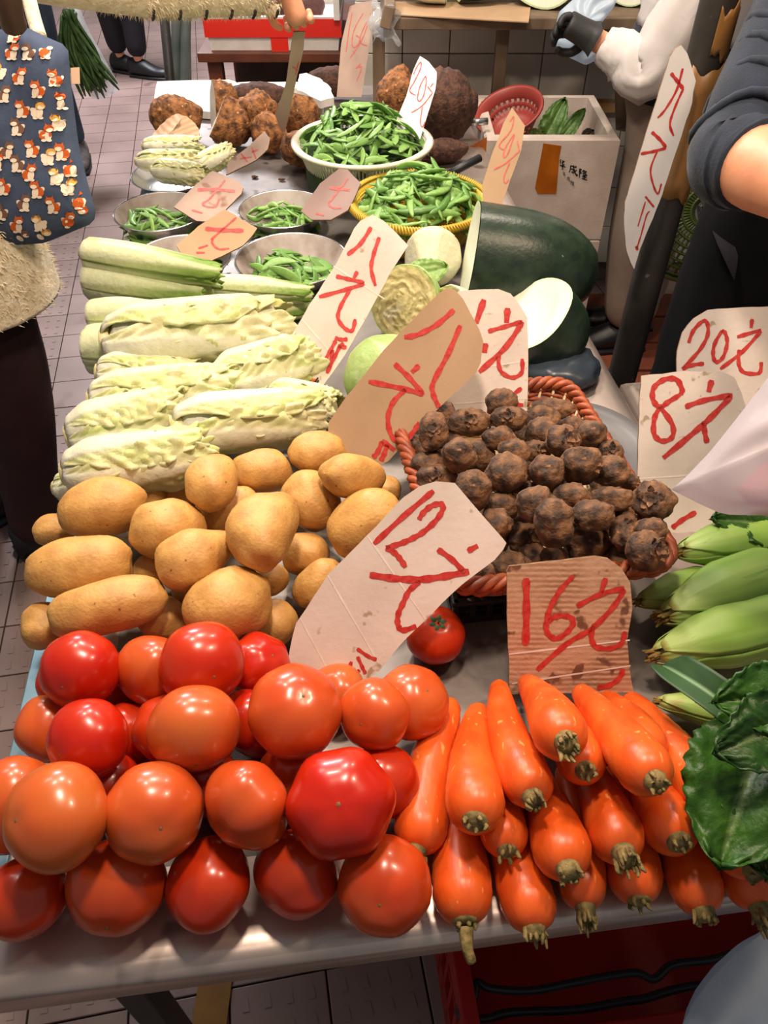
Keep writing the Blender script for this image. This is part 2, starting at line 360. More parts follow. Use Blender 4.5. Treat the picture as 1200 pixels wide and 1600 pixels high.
tr = MB(); tr.box((1.4, WY-.025, .66), (2.6, .05, .03)); tag(tr.build('trim_1', mat('grimy_ledge', srgb(176, 128, 66), srgb(190, 176, 150), 8, .7), smooth=False), kind='structure')
def ribbon_quad(m, A, B, wdt, up=Vector((0, 0, 1))):
    pass
# ochre strip let into the floor
q = PZ(332, 1570, 0); o = MB(); o.box((q.x, q.y-.1, .003), (.058, 1.0, .006)); tag(o.build('trim_2', M['yellowtile'], smooth=False), kind='structure')

def tabletop(name, a0, a1, b0, b1, label, legs):
    t = thing(name, TB((a0+a1)/2, (b0+b1)/2, 0), label, 'table')
    # worktop with a rolled edge, section swept round the rectangle
    V = []; F = []; prof = [(.10, TZ), (.028, TZ), (.018, TZ+.0015), (.007, TZ-.001), (.001, TZ-.008), (0, TZ-.020), (.0, TZ-.038), (.012, TZ-.040), (.03, TZ-.030)]
    cs = [(a0, b0, 1, 1), (a1, b0, -1, 1), (a1, b1, -1, -1), (a0, b1, 1, -1)]
    for (a, b, sa, sb) in cs:
        for (ins, z) in prof: V.append(TB(a+sa*ins, b+sb*ins, z))
    n = len(prof)
    for k in range(4):
        for i in range(n-1): F.append((k*n+i, k*n+i+1, ((k+1) % 4)*n+i+1, ((k+1) % 4)*n+i))
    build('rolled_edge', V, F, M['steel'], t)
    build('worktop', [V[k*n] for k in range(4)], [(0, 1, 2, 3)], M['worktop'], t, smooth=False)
    for (a, b) in legs:
        l = MB(); l.box(TB(a, b, (TZ-.04)/2), (.04, .04, TZ-.04), RT, 0, .004); l.build('leg', M['blackplastic'], t, smooth=False)
    return t
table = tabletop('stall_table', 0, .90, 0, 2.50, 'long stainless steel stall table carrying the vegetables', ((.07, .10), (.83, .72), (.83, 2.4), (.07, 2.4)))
e = MB(); e.box(TB(.012, 1.25, TZ+.003), (.024, 2.4, .005), RT, 0, .002); tag(e.build('edge_strip', M['blueedge'], table, smooth=False), 'pale blue strip along the aisle edge')
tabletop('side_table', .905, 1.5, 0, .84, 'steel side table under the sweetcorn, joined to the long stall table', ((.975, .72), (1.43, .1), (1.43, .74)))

# grey round scale tray beside the wicker basket
c = PZ(898, 712, TZ); t = MB(); t.lathe([(0, 0), (.08, 0), (.105, .004), (.118, .014), (.120, .016), (.118, .018), (.104, .008), (.08, .005), (0, .005)], (c.x, c.y, TZ+.001), 56)
tag(t.build('scale_tray', M['greytray']), 'round grey tray peeking out behind the wicker basket', 'tray')

# ------------------------------------------------------------------ under the table: red crates and a black wire rack
def crate(name, c, size, R, mt, label, cat='crate', slots=6, wall=.012, hole=(.5, .55)):
    t = thing(name, (c[0], c[1], c[2]), label, cat); sx, sy, sz = size
    b = MB(); b.box(Vector(c)+Vector((0, 0, wall/2)), (sx, sy, wall), R); b.build('bottom', mt, t, smooth=False)
    for (dx, dy, L, ang) in ((0, -sy/2, sx, 0), (0, sy/2, sx, 0), (-sx/2, 0, sy, PI/2), (sx/2, 0, sy, PI/2)):
        m = MB(); Q = R @ Matrix.Rotation(ang, 3, 'Z'); cc = Vector(c) + R @ Vector((dx, dy, 0))
        h0 = sz*hole[0]/2
        m.box(cc+Vector((0, 0, sz*.14)), (L, wall, sz*.28), Q); m.box(cc+Vector((0, 0, sz*.90)), (L+.012, wall*1.8, sz*.20), Q, 0, .003)
        m.box(cc+Vector((0, 0, sz*.54)), (L, wall*.7, sz*.05), Q)
        for k in range(slots+1):
            m.box(cc + Q @ Vector((-L/2+L*k/slots, 0, 0)) + Vector((0, 0, sz*.5)), (L/slots*.34, wall, sz*.9), Q)
        m.build('side_panel', mt, t, smooth=False)
    return t
q = PZ(715, 1510, .40)
cc = Vector((.42, .43, .10)); crate('plastic_crate', (cc.x, cc.y, .10), (.66, .36, .30), RT, M['crate_red'], 'red slatted plastic crate under the front of the steel table', slots=11)
crate('plastic_crate', (cc.x-.01, cc.y+.02, .0), (.56, .30, .098), RT, M['crate_red'], 'low red crate on the floor beneath the other red crate', slots=10)
w1 = [PZ(*p, .36) for p in ((1150, 1488), (1110, 1500), (1050, 1508), (1022, 1530), (990, 1520), (900, 1535), (830, 1548), (768, 1545), (745, 1535), (740, 1560), (720, 1570), (722, 1590), (760, 1592), (800, 1582), (900, 1578), (975, 1565), (1010, 1560), (1060, 1545), (1130, 1535))]
t = MB(); t.tube(smoothline(w1, 5), .0055, 8); tag(t.build('wire_rack', M['blackplastic']), 'bent black wire rack on the red crate below the table', 'rack')

# ------------------------------------------------------------------ back: low pallet, foam boxes, shelf, melons
pl = thing('wooden_pallet', (.85, 2.0, 0), 'low reddish wooden pallet on the floor behind the stall', 'pallet')
for k in range(6):
    m = MB(); m.box((.85, 1.70+k*.165, .075), (.80, .150, .025), None, 0, .003); m.build('plank', M['redfloor'], pl, smooth=False)
for x in (.5, .85, 1.2):
    m = MB(); m.box((x, 2.11, .031), (.08, .96, .062)); m.build('bearer', M['redfloor'], pl, smooth=False)
def foambox(c, size, label, th=.028, mt='foamdirty', tape=False):
    x, y, z = c; sx, sy, sz = size; t = thing('foam_box', c, label, 'box', 'polystyrene boxes behind the stall'); m = MB()
    V = []; F = []
    for (hx, hy, zz) in ((sx/2, sy/2, 0), (sx/2, sy/2, sz-.006), (sx/2-.006, sy/2-.006, sz), (sx/2-th, sy/2-th, sz), (sx/2-th-.01, sy/2-th-.01, .03)):
        for a, b in ((-1, -1), (1, -1), (1, 1), (-1, 1)): V.append((x+a*hx, y+b*hy, z+zz))
    for i in range(4):
        for k in range(4): F.append((i*4+k, i*4+(k+1) % 4, i*4+4+(k+1) % 4, i*4+4+k))
    F += [(3, 2, 1, 0), (16, 17, 18, 19)]
    build('box_body', V, F, M[mt], t, smooth=False); return t
FBX, FBY = .457, 2.385
crate('plastic_crate', (FBX, FBY, .0885), (.35, .34, .125), Matrix.Identity(3), M['crate_red'], 'red crate on the pallet under the foam boxes', slots=8)
foambox((FBX, FBY, .215), (.366, .36, .27), 'plain white foam box under the one with orange tape')
fb = foambox((FBX, FBY, .487), (.366, .36, .285), 'white foam box with orange tape and black writing, holding loose green leaves')
FY = FBY-.18-.0012
def flat(name, polys, mt, parent, y=FY):
    m = MB()
    for P in polys:
        W = [PY(px, py, y) for px, py in P]; n = len(W)
        m.add(W + [v+Vector((0, .0009, 0)) for v in W], [tuple(range(n)), tuple(range(2*n-1, n-1, -1))] + [(i, i+n, (i+1) % n+n, (i+1) % n) for i in range(n)])
    return m.build(name, mt, parent, smooth=False)
flat('parcel_tape', [[(849, 224), (877, 228), (874, 244), (869, 303), (840, 303), (836, 294)]], M['tape'], fb)
flat('parcel_tape', [[(729, 232), (761, 214), (757, 260), (752, 300), (730, 280)]], M['tape'], fb)
def strokes_on(surf, lines, wd, off):
    """flat pen strokes: surf maps a picture point to a place on the sheet and its normal"""
    m = MB()
    for ln in lines:
        L = ln[1:] if not hasattr(ln[0], '__len__') else ln
        ww = ln[0] if not hasattr(ln[0], '__len__') else wd
        P = []; n = None
        for (px, py) in L:
            p, n = surf(px, py); P.append(p + n*off)
        P = smoothline(P, 5) if len(P) > 2 else [lerp(P[0], P[1], k/4) for k in range(5)]
        V = []; N = len(P)
        for i, p in enumerate(P):
            tt = (P[min(i+1, N-1)]-P[max(i-1, 0)]).normalized(); s = tt.cross(n).normalized(); k = ww*(.5+.5*min(1, 6*min(i, N-1-i)/N+.5))*.5*(1+.18*math.sin(i*1.7))
            V += [p-s*k, p+s*k]
        F = [(2*i, 2*i+1, 2*i+3, 2*i+2) for i in range(N-1)]; m.add(V, F)
    return m
def han(cx, cy, s, strokes): return [[(cx+a*s-b*s*.05, cy+b*s+a*s*.45) for a, b in st] for st in strokes]
HUA = [[(.1, .0), (.0, .25)], [(.07, .2), (.05, .5)], [(.3, .0), (.3, .42), (.5, .42)], [(.5, .05), (.2, .3)], [(0, .65), (.6, .6)], [(.3, .5), (.3, 1)]]
CHENG = [[(.1, .2), (.7, .15)], [(.12, .2), (.1, .6), (0, .95)], [(.15, .5), (.4, .48), (.36, .8), (.25, .75)], [(.42, 0), (.5, .5), (.8, .95), (.85, .75)], [(.75, .35), (.4, .9)], [(.62, 0), (.72, .1)]]
LONG = [[(.05, .05), (.05, 1)], [(.05, .08), (.22, .1), (.1, .3), (.22, .45), (.08, .5)], [(.5, 0), (.3, .3)], [(.42, .1), (.75, .1), (.35, .45)], [(.45, .2), (.85, .45)], [(.4, .55), (.8, .5)], [(.35, .72), (.8, .68)], [(.3, .95), (.85, .9)], [(.58, .48), (.58, .95)]]
sf = lambda px, py: (PY(px, py, FY), Vector((0, -1, 0)))
m = strokes_on(sf, han(875, 248, 15, HUA)+han(890, 255, 15, CHENG)+han(905, 262, 15, LONG), .0030, .0006)
m.build('writing', M['black'], fb, smooth=False)
m = strokes_on(sf, han(880, 268, 6, HUA)+han(886, 275, 6, CHENG)+han(892, 282, 6, LONG), .002, .0006)
m.build('small_writing', mat('grey_print', srgb(120, 112, 108), rough=.8), fb, smooth=False)

# wooden shelf over the back wall with cut winter melons
SZ = .985; sh = thing('wooden_shelf', (.6, 2.68, TZ*0), 'old wooden shelf on posts against the white tiled wall', 'shelf')
SH0 = PY(594, 40, 2.52).x
m = MB(); m.box((SH0+.75, 2.69, SZ-.012), (1.5, .30, .022), None, 0, .003); m.build('shelf_board', M['wood'], sh, smooth=False)
m = MB(); m.box((SH0+.75, 2.53, SZ-.017), (1.5, .02, .030), None, 0, .003); m.build('front_rail', M['wood'], sh, smooth=False)
for px in (592, 782):
    yy = 2.57 if px < 700 else 2.625; zb = TZ+.0005 if px < 700 else 0; p = PY(px, 90, yy); m = MB(); m.box((p.x, yy, (zb+SZ-.024)/2), (.036, .036, SZ-.024-zb), None, 0, .003); m.build('post', M['wood'], sh, smooth=False)
m = MB(); m.box((SH0+.02, 2.56, SZ+.012), (.03, .2, .055), Matrix.Rotation(.25, 3, 'Y'), 0, .003); m.build('end_bracket', M['wood'], sh, smooth=False)
def sheet(name, P, th, mt, label=None, cat=None, parent=None, nrm=None, base=None, kind=None, group=None):
    n = len(P); nr = nrm or (Vector(P[1])-Vector(P[0])).cross(Vector(P[2])-Vector(P[0])).normalized()
    V = [Vector(p) for p in P] + [Vector(p)-nr*th for p in P]
    F = [tuple(range(n)), tuple(range(2*n-1, n-1, -1))] + [(i, i+n, (i+1) % n+n, (i+1) % n) for i in range(n)]
    o = build(name, V, F, mt if isinstance(mt, list) else [mt], parent, base, smooth=False, fm=[0, 0]+[len(mt)-1 if isinstance(mt, list) else 0]*n)
    return tag(o, label, cat, group, kind)
sheet('cardboard_sheet', [PZ(*p, SZ+.004) for p in ((612, 22), (826, 34), (830, 4), (600, 2))], .003, M['cardbrown'], 'buff cardboard sheet lying on the shelf under the cut melons', 'cardboard', nrm=Vector((0, 0, 1)))
p = PY(607, 38, 2.49)
m = MB(); V, F, K = grid(9, 9, lambda u, v: Vector((p.x-.05+u*.075+.012*math.sin(v*9), p.y+.0+.03*math.sin(u*7+v*5), p.z+.045-v*.085+.012*math.sin(u*11)))); m.add(V, F)
tag(solid(m.build('plastic_wrap', M['bagclear']), .001), 'crumpled clear plastic hanging from the left end of the shelf', 'wrap')
def melon_half(name, c, axis, L, R, label, up=Vector((0, 0, 1)), cut=0.0, mat_r=None, cutn=None):
    """rounded body along axis from a flat cut end; parts: rind, cut_face, rim"""
    t = thing(name, (c.x, c.y, c.z-R), label, 'melon'); a = axis.normalized(); s = a.cross(up).normalized(); u = s.cross(a); n = 40; prof = []
    for i in range(15):
        x = i/14; prof.append((x*L, R*(1-(max(0, x-.25)/.75)**2.4)**.5 if x < 1 else 0.0005))
    rows = [[c + a*x + (s*math.cos(2*PI*k/n)+u*math.sin(2*PI*k/n))*r*(1+.015*math.cos(5*2*PI*k/n)) for k in range(n)] for x, r in prof]
    V = [v for r in rows for v in r]; F = [(i*n+k, (i+1)*n+k, (i+1)*n+(k+1) % n, i*n+(k+1) % n) for i in range(14) for k in range(n)]
    build('rind', V, F, mat_r or M['melon'], t)
    rim = []; RF = []
    for f in (1.0, .955): rim += [c - a*.0015 + (v-c)*f for v in rows[0]]
    RF = [(k, (k+1) % n, n+(k+1) % n, n+k) for k in range(n)]
    build('pale_rim', rim, RF, M['melonrim'], t)
    fc = [c - a*.0015 + (v-c)*.955 for v in rows[0]] + [c + a*.008 + (v-c)*.5 for v in rows[0]] + [c + a*.012]
    FF = [(k, (k+1) % n, n+(k+1) % n, n+k) for k in range(n)] + [(n+k, n+(k+1) % n, 2*n) for k in range(n)]
    build('cut_face', fc, FF, M['melonflesh'], t); return t
# on the shelf
c = PY(735, -12, 2.66); c.z = SZ+.095; melon_half('winter_melon', c+Vector((-.035, 0, 0)), Vector((1, .15, 0)), .15, .085, 'cut winter melon on the shelf, dark rind right and pale face left')
c = PY(690, -12, 2.63); c.z = SZ+.083; melon_half('winter_melon', c+Vector((.015, .02, 0)), Vector((-1, .1, 0)), .13, .078, 'pale peeled winter melon end on the left of the shelf', mat_r=M['melonflesh'])
c = PY(850, -18, 2.60); c.z = SZ+.112; melon_half('winter_melon', c, Vector((.25, 1, 0)), .2, .11, 'big winter melon on the shelf with its white cut face to the front')
c = PY(965, 8, 2.66); c.z = SZ+.08; melon_half('winter_melon', c+Vector((.02, -.03, 0)), Vector((.25, 1, 0)), .17, .078, 'green winter melon at the right of the shelf behind the white sleeve')

# ------------------------------------------------------------------ steel pole with kraft paper patches
pa = Vector((.4955, 1.35, .564)); pb = Vector((.4965, 1.35, 1.27)); pd = (pb-pa)/(pb.z-pa.z)
pp = thing('market_pole', pa-pd*pa.z, 'dark scuffed steel pole with brown paper patches behind the stall', 'pole')
V, F = tube([pa+pd*(z-pa.z) for z in np.linspace(0, 2.4, 25)], .029, 28); build('pole_shaft', V, F, M['pole'], pp)
def wrap(z0, z1, a0, a1, mt, jag=.007, name='paper_patch', r=.0318):
    def f(u, v):
        a = a0+(a1-a0)*v; z = z0+(z1-z0)*u+jag*(math.sin(v*7+u*3)+.5*math.sin(v*19+1)); p = pa+pd*(z-pa.z)
        return Vector((p.x+r*math.cos(a), p.y+r*math.sin(a), p.z))
    V, F, K = grid(8, 18, f); o = build(name, V, F, mt, pp); solid(o, .001); return o
wrap(.98, 1.185, -2.4, .3, M['kraft']); wrap(1.20, 1.265, -1.75, -.5, M['kraft'])
# plain dark goods behind the pole: perforated green basket standing on edge
bc = PY(1105, 330, 2.0); t = thing('green_basket', (bc.x, bc.y, bc.z-.24), 'round green perforated plastic basket propped on edge behind the pole', 'basket')
Rb = Matrix.Rotation(math.radians(-38), 3, 'Y') @ Matrix.Rotation(math.radians(72), 3, 'X')
m = MB(); nr, na = 9, 46
def dish(r): return Vector((0, 0, -.07*(r/.2)**3+.0))
for i in range(nr):
    r0 = .02+i*.02; m.tube([bc + Rb @ (Vector((r0*math.cos(a), r0*math.sin(a), 0))+dish(r0)) for a in np.linspace(0, 2*PI, 49)[:-1]], .0045, 5, True)
for k in range(na):
    a = 2*PI*k/na; m.tube([bc + Rb @ (Vector((r*math.cos(a), r*math.sin(a), 0))+dish(r)) for r in np.linspace(.03, .185, 7)], .0038, 4)
tag(m.build('basket_mesh', M['greenplastic'], t), kind='stuff')
m = MB(); m.tube([bc + Rb @ (Vector((.195*math.cos(a), .195*math.sin(a), -.07))) for a in np.linspace(0, 2*PI, 65)[:-1]], .010, 8, True); m.build('rim', M['greenplastic'], t)

# ------------------------------------------------------------------ far left: second stall with a foam tray of meat
MY = 3.08
mt_ = thing('meat_table', (.1, MY+.35, 0), 'brown wooden table in the background carrying the red-banded tray', 'table')
x0 = PY(308, 88, MY).x; x1 = x0+1.0
m = MB(); m.box(((x0+x1)/2, MY+.35, .735), (x1-x0, .7, .03), None, 0, .003); m.build('tabletop', M['brownwood'], mt_, smooth=False)
for x, y in ((x0+.05, MY+.06), (x1-.3, MY+.06), (x0+.05, MY+.6), (x1-.3, MY+.6)):
    m = MB(); m.box((x, y, .36), (.05, .05, .72)); m.build('leg', M['brownwood'], mt_, smooth=False)
m = MB(); m.box(((x0+x1)/2, MY+.5, .36), (x1-x0-.1, .02, .55)); m.build('back_panel', M['brownleather'], mt_, smooth=False)
a = PY(325, 79, MY+.03); b = PY(534, 79, MY+.03); tx = (a.x+b.x)/2; tw = b.x-a.x
t = thing('meat_tray', (tx, MY+.25, .75), 'white foam tray with a red taped band, heaped with dark meat', 'tray')
V = []; F = []; D = .42
for hx, y0, y1, zz in ((tw/2-.012, .0, D, 0), (tw/2, -.012, D+.012, .105), (tw/2-.02, .012, D-.012, .105), (tw/2-.03, .02, D-.02, .06)):
    V += [(tx-hx, MY+.03+y0, .751+zz), (tx+hx, MY+.03+y0, .751+zz), (tx+hx, MY+.03+y1, .751+zz), (tx-hx, MY+.03+y1, .751+zz)]
for i in range(3):
    for k in range(4): F.append((i*4+k, i*4+(k+1) % 4, i*4+4+(k+1) % 4, i*4+4+k))
F += [(3, 2, 1, 0), (12, 13, 14, 15)]; build('tray_body', V, F, M['foam'], t, smooth=False)
m = MB(); m.box((tx, MY+.020, .822), (tw+.004, .004, .056)); m.box((tx+.02, MY+.023, .775), (.06, .004, .06)); m.build('red_band', M['redtape'], t, smooth=False)
m = MB(); m.box((tx+tw/2-.012, MY+.2, .93), (.02, .4, .16)); m.build('tray_side', M['foam'], t, smooth=False)
ORD_ = ['third', 'fifth', 'sixth', 'fourth', 'first', 'seventh', 'eighth', 'second', 'ninth', 'tenth', 'eleventh', 'twelfth']
def blob(seed, n=2, amp=.25, fr=1.6, sq=(1, 1, 1)):
    bm = bmesh.new(); bmesh.ops.create_icosphere(bm, subdivisions=n, radius=1)
    for v in bm.verts: v.co = Vector([v.co[k]*sq[k] for k in range(3)])*(1+amp*nz(v.co, fr, seed)+amp*.5*nz(v.co, fr*2.5, seed+9))
    bm.verts.index_update(); V = [v.co.copy() for v in bm.verts]; F = [tuple(v.index for v in f.verts) for f in bm.faces]; bm.free(); return V, F
for k, (px, py, r) in enumerate(((400, 18, .07), (435, 28, .06), (460, 12, .07), (425, 8, .08), (384, 26, .045), (478, 40, .05), (495, 14, .06), (415, 38, .045), (450, 34, .055), (408, 6, .06), (440, 44, .04), (390, 40, .05))):
    p = PY(px, py, MY+.14+.07*(k % 3)); r *= .85; p.z = .812+r*.95; p.x = max(tx-tw/2+.10, min(tx+tw/2-.12, p.x)); V, F = blob(k+3, 3, .30, 1.7, (1.1, .9, .8))
    tag(put('meat_piece', mdata('meat_piece', V, F, M['meat']), p, scale=r), 'dark brown lump of meat, %s from the left in the red-banded foam tray' % ORD_[k], 'meat', 'meat pieces in the foam tray')
# slanted grey table leg further off
A = PY(256, 20, 3.6); B = PY(268, 150, 3.6); m = MB(); m.tube([A+(A-B)*.2, B+(B-A)*2.2], .02, 8); tag(m.build('trestle_leg', M['pole']), 'slanted dark metal trestle leg beside the meat table', 'leg')
# ------------------------------------------------------------------ heaps: pieces read off the photograph, then settled so that they rest on one another
ORD = ['first', 'second', 'third', 'fourth', 'fifth', 'sixth', 'seventh', 'eighth', 'ninth', 'tenth', 'eleventh', 'twelfth', 'thirteenth', 'fourteenth']
class It:
    def __init__(s, kind, A, B, ra, rb, n, zf=TZ, fix=False, **k):
        s.kind = kind; s.A = Vector(A); s.B = Vector(B); s.n = n; s.ra = ra; s.rb = rb; s.zf = zf; s.fix = fix; s.k = k
        s.rA = (s.A-Vector((0, 0, CAMZ))).normalized(); s.rB = (s.B-Vector((0, 0, CAMZ))).normalized(); s.A0 = s.A.copy(); s.B0 = s.B.copy()
        s.ts = [0.5] if n == 1 else [i/(n-1) for i in range(n)]
    def rad(s, t): return s.ra+(s.rb-s.ra)*t
def settle(items, it=160, tol=.97):
    E = Vector((0, 0, CAMZ)); N = len(items)
    idx = np.array([i for i, s in enumerate(items) for t in s.ts]); ts = np.array([t for s in items for t in s.ts]); rr = np.array([s.rad(t) for s in items for t in s.ts])
    zf = np.array([items[i].zf for i in idx]); A = np.array([s.A for s in items]); B = np.array([s.B for s in items]); A0 = A.copy(); B0 = B.copy()
    RAy = np.array([s.rA for s in items]); RBy = np.array([s.rB for s in items]); fx = np.array([s.fix for s in items]); e = np.array(E); same = idx[:, None] == idx[None, :]
    for q in range(it):
        P = A[idx]*(1-ts)[:, None]+B[idx]*ts[:, None]
        D = P[:, None]-P[None]; L = np.sqrt((D**2).sum(2))+1e-9; ov = tol*(rr[:, None]+rr[None])-L; ov[same] = 0; ov = np.maximum(ov, 0)
        push = (D/L[..., None]*ov[..., None]*.35).sum(1)
        push[:, 2] += np.maximum(0, zf+rr-P[:, 2])
        GA = np.zeros((N, 3)); GB = np.zeros((N, 3)); wA = np.zeros(N); wB = np.zeros(N)
        np.add.at(GA, idx, push*(1-ts)[:, None]); np.add.at(GB, idx, push*ts[:, None]); np.add.at(wA, idx, (1-ts)*(ov.sum(1) > 0)); np.add.at(wB, idx, ts*(ov.sum(1) > 0))
        GA /= np.maximum(1, wA)[:, None]; GB /= np.maximum(1, wB)[:, None]; GA[fx] = 0; GB[fx] = 0
        A += GA; B += GB
        for X, X0, R in ((A, A0, RAy), (B, B0, RBy)):
            v = X-X0; al = (v*R).sum(1)[:, None]*R; lat = v-al; X -= lat*.30 + al*.02*(q < it*.7)
    for s, a, b in zip(items, A, B): s.A = Vector(a); s.B = Vector(b)
    P = A[idx]*(1-ts)[:, None]+B[idx]*ts[:, None]; D = P[:, None]-P[None]; L = np.sqrt((D**2).sum(2)); ov = (rr[:, None]+rr[None])-L; ov[same] = 0
    print('settled: worst overlap %.1f mm' % (ov.max()*1000))
ITEMS = []
TOM = {'front': [(38, 1402, 63, .72), (182, 1385, 74, .55), (325, 1380, 68, .78), (462, 1366, 66, .75), (602, 1382, 70, .55)],
       'second': [(22, 1258, 76, .35), (90, 1275, 77, .22), (240, 1267, 74, .36), (386, 1257, 68, .48), (533, 1254, 80, 1.0), (602, 1224, 56, .85), (165, 1232, 56, .9), (455, 1212, 58, .6), (310, 1215, 56, .8)],
       'third': [(78, 1137, 50, .35), (138, 1155, 60, .95), (205, 1150, 54, .85), (262, 1140, 50, .75), (303, 1139, 69, .30), (396, 1130, 54, .9), (461, 1111, 71, .46), (585, 1117, 54, .42), (645, 1098, 55, .33)],
       'back': [(100, 1064, 44, .85), (128, 1047, 58, .95), (188, 1062, 46, .85), (237, 1050, 55, .42), (315, 1038, 61, .85), (405, 1038, 50, .95), (528, 1082, 44, .22)]}
TZL = {'front': .042, 'second': .108, 'third': .105, 'back': .078}
for row, L in TOM.items():
    for k, (px, py, r, t) in enumerate(sorted(L)):
        z = TZ+TZL[row]
        if row == 'second' and (px, py) in ((165, 1232), (455, 1212), (310, 1215), (602, 1224)): z = TZ+.045
        if row == 'third' and (px, py) in ((78, 1137), (205, 1150), (262, 1140), (396, 1130), (645, 1098)): z = TZ+.050
        if row == 'back' and (px, py) in ((100, 1064), (188, 1062), (528, 1082)): z = TZ+.038
        if (px, py) == (237, 1050): z = TZ+.06
        if row == 'third' and r > 65: z = TZ+.125
        p = PZ(px, py, z); ITEMS.append(It('tomato', p, p, r*depth(p)/FPX, 0, 1, row=row, o=k, tint=t)); ITEMS[-1].rb = ITEMS[-1].ra
p = PZ(680, 992, TZ+.036); ITEMS.append(It('tomato', p, p, .0345, .0345, 1, row='basket', o=0, tint=.78))
# potatoes: row, x, y, half length, half width, angle, z, form
POT = [('front', 68, 978, 32, 34, 80, .795, 0), ('front', 166, 948, 90, 43, 12, .835, 0), ('front', 255, 966, 38, 36, 0, .785, 0), ('front', 357, 946, 68, 56, 18, .83, 0), ('front', 430, 972, 36, 34, 60, .785, 0), ('front', 498, 912, 44, 32, 48, .79, 0),
       ('second', 126, 886, 83, 47, 4, .84, 0), ('second', 236, 890, 26, 24, 0, .80, 0), ('second', 307, 870, 64, 47, 24, .86, 1), ('second', 416, 828, 67, 50, 72, .88, 2), ('second', 478, 866, 36, 33, 0, .80, 0), ('second', 425, 905, 26, 24, 30, .79, 0), ('second', 570, 818, 63, 47, 34, .835, 0),
       ('third', 86, 828, 32, 25, 10, .79, 0), ('third', 162, 792, 68, 46, 9, .845, 0), ('third', 262, 827, 56, 48, 5, .845, 0), ('third', 358, 797, 50, 36, 22, .82, 0), ('third', 487, 783, 50, 43, -40, .835, 0), ('third', 552, 745, 53, 36, -6, .865, 0), ('third', 604, 766, 24, 22, 0, .80, 0),
       ('back', 237, 777, 22, 20, 0, .80, 0), ('back', 278, 764, 32, 27, 0, .79, 0), ('back', 330, 755, 46, 38, 80, .865, 0), ('back', 410, 735, 48, 33, 4, .83, 0), ('back', 495, 707, 43, 33, 6, .84, 0),
       ('under', 300, 925, 32, 22, 0, .775, 0), ('under', 322, 806, 22, 20, 0, .79, 0)]
rowc = {}
for (row, px, py, a, b, ang, z, form) in sorted(POT, key=lambda q: (q[0], q[1])):
    c = math.cos(math.radians(ang))*(a-b); s_ = math.sin(math.radians(ang))*(a-b); mid = PZ(px, py, z); d = depth(mid)
    A = PZ(px-c, py+s_, z-.0); B = PZ(px+c, py-s_, z); r = b*d/FPX
    k = rowc.get(row, 0); rowc[row] = k+1
    ITEMS.append(It('potato', A, B, r, r, 3 if a-b > 6 else 1, row=row, o=k, form=form, seed=len(ITEMS)))
# small taros in the wicker basket (row from the back)
TAR = [(440, 190, 60, 50), (315, 265, 85, 50), (470, 250, 65, 45), (590, 250, 60, 40), (625, 215, 75, 35), (185, 300, 52, 72), (225, 232, 42, 40), (590, 300, 50, 45), (670, 335, 62, 58), (775, 310, 48, 50), (710, 275, 35, 30), (430, 325, 60, 45), (285, 390, 60, 68), (352, 392, 55, 55),
       (460, 455, 76, 72), (165, 420, 55, 40), (200, 470, 70, 40), (572, 372, 45, 35), (490, 375, 60, 48), (610, 450, 62, 64), (740, 422, 70, 76), (850, 450, 70, 60), (850, 375, 42, 40), (335, 520, 65, 75), (440, 580, 55, 50), (922, 492, 30, 35), (850, 550, 80, 46), (705, 540, 68, 48), (570, 570, 70, 66),
       (640, 640, 68, 90), (785, 612, 80, 58), (900, 655, 44, 78), (1010, 562, 74, 74), (530, 700, 68, 58), (420, 645, 52, 48), (770, 722, 88, 62), (1000, 672, 60, 48), (982, 745, 72, 72), (882, 768, 38, 50), (470, 800, 80, 48), (640, 768, 50, 35), (370, 828, 40, 40), (545, 520, 40, 32), (660, 505, 40, 34)]
FILL = [(245, 335, 55, 50), (520, 310, 50, 45), (400, 470, 50, 50), (530, 440, 45, 45), (690, 480, 45, 40), (820, 500, 45, 45), (520, 640, 50, 50), (710, 690, 50, 50), (860, 640, 45, 45), (930, 610, 45, 45), (700, 775, 45, 40), (560, 770, 50, 40), (300, 580, 50, 50), (330, 720, 50, 50), (140, 360, 45, 45), (930, 720, 45, 45), (400, 230, 45, 40), (660, 280, 45, 40), (790, 380, 45, 45), (860, 790, 45, 40), (420, 700, 50, 50), (640, 570, 45, 45), (250, 480, 50, 45), (480, 520, 45, 40)]
for (x, y, rx, ry) in FILL:
    p = PZ(600+x/2.4, 550+y/2.4, .826); r = rx/2.4*depth(p)/FPX; ITEMS.append(It('taro', p, p, r, r, 1, zf=.80, row=-1, o=0, seed=len(ITEMS)))
TR = [(-1, 275), (275, 400), (400, 500), (500, 600), (600, 710), (710, 900)]
rows = [[] for _ in TR]
for q in TAR:
    for i, (a, b) in enumerate(TR):
        if a <= q[1] < b: rows[i].append(q)
for i, L in enumerate(rows):
    for k, (x, y, rx, ry) in enumerate(sorted(L)):
        px, py = 600+x/2.4, 550+y/2.4; big = max(rx, ry) > 55 and min(rx, ry) > 44
        z = .89 if big else .862; rx, ry = (rx, ry) if big else (rx*1.12, ry*1.15)
        z += .02*(1-abs(px-830)/260)
        if y >= 695: z = .838
        if px > 985: z = .89
        mid = PZ(px, py, z); d = depth(mid); r = min(rx, ry)/2.4*d/FPX*.97; ext = max(0, max(rx, ry)-min(rx, ry))/2.4
        if rx >= ry: A = PZ(px-ext, py, z); B = PZ(px+ext, py, z)
        else: A = PZ(px, py+ext, z); B = PZ(px, py-ext, z+.01)
        ITEMS.append(It('taro', A, B, r, r, 2 if ext > 3 else 1, zf=.80, row=i, o=k, seed=len(ITEMS)))
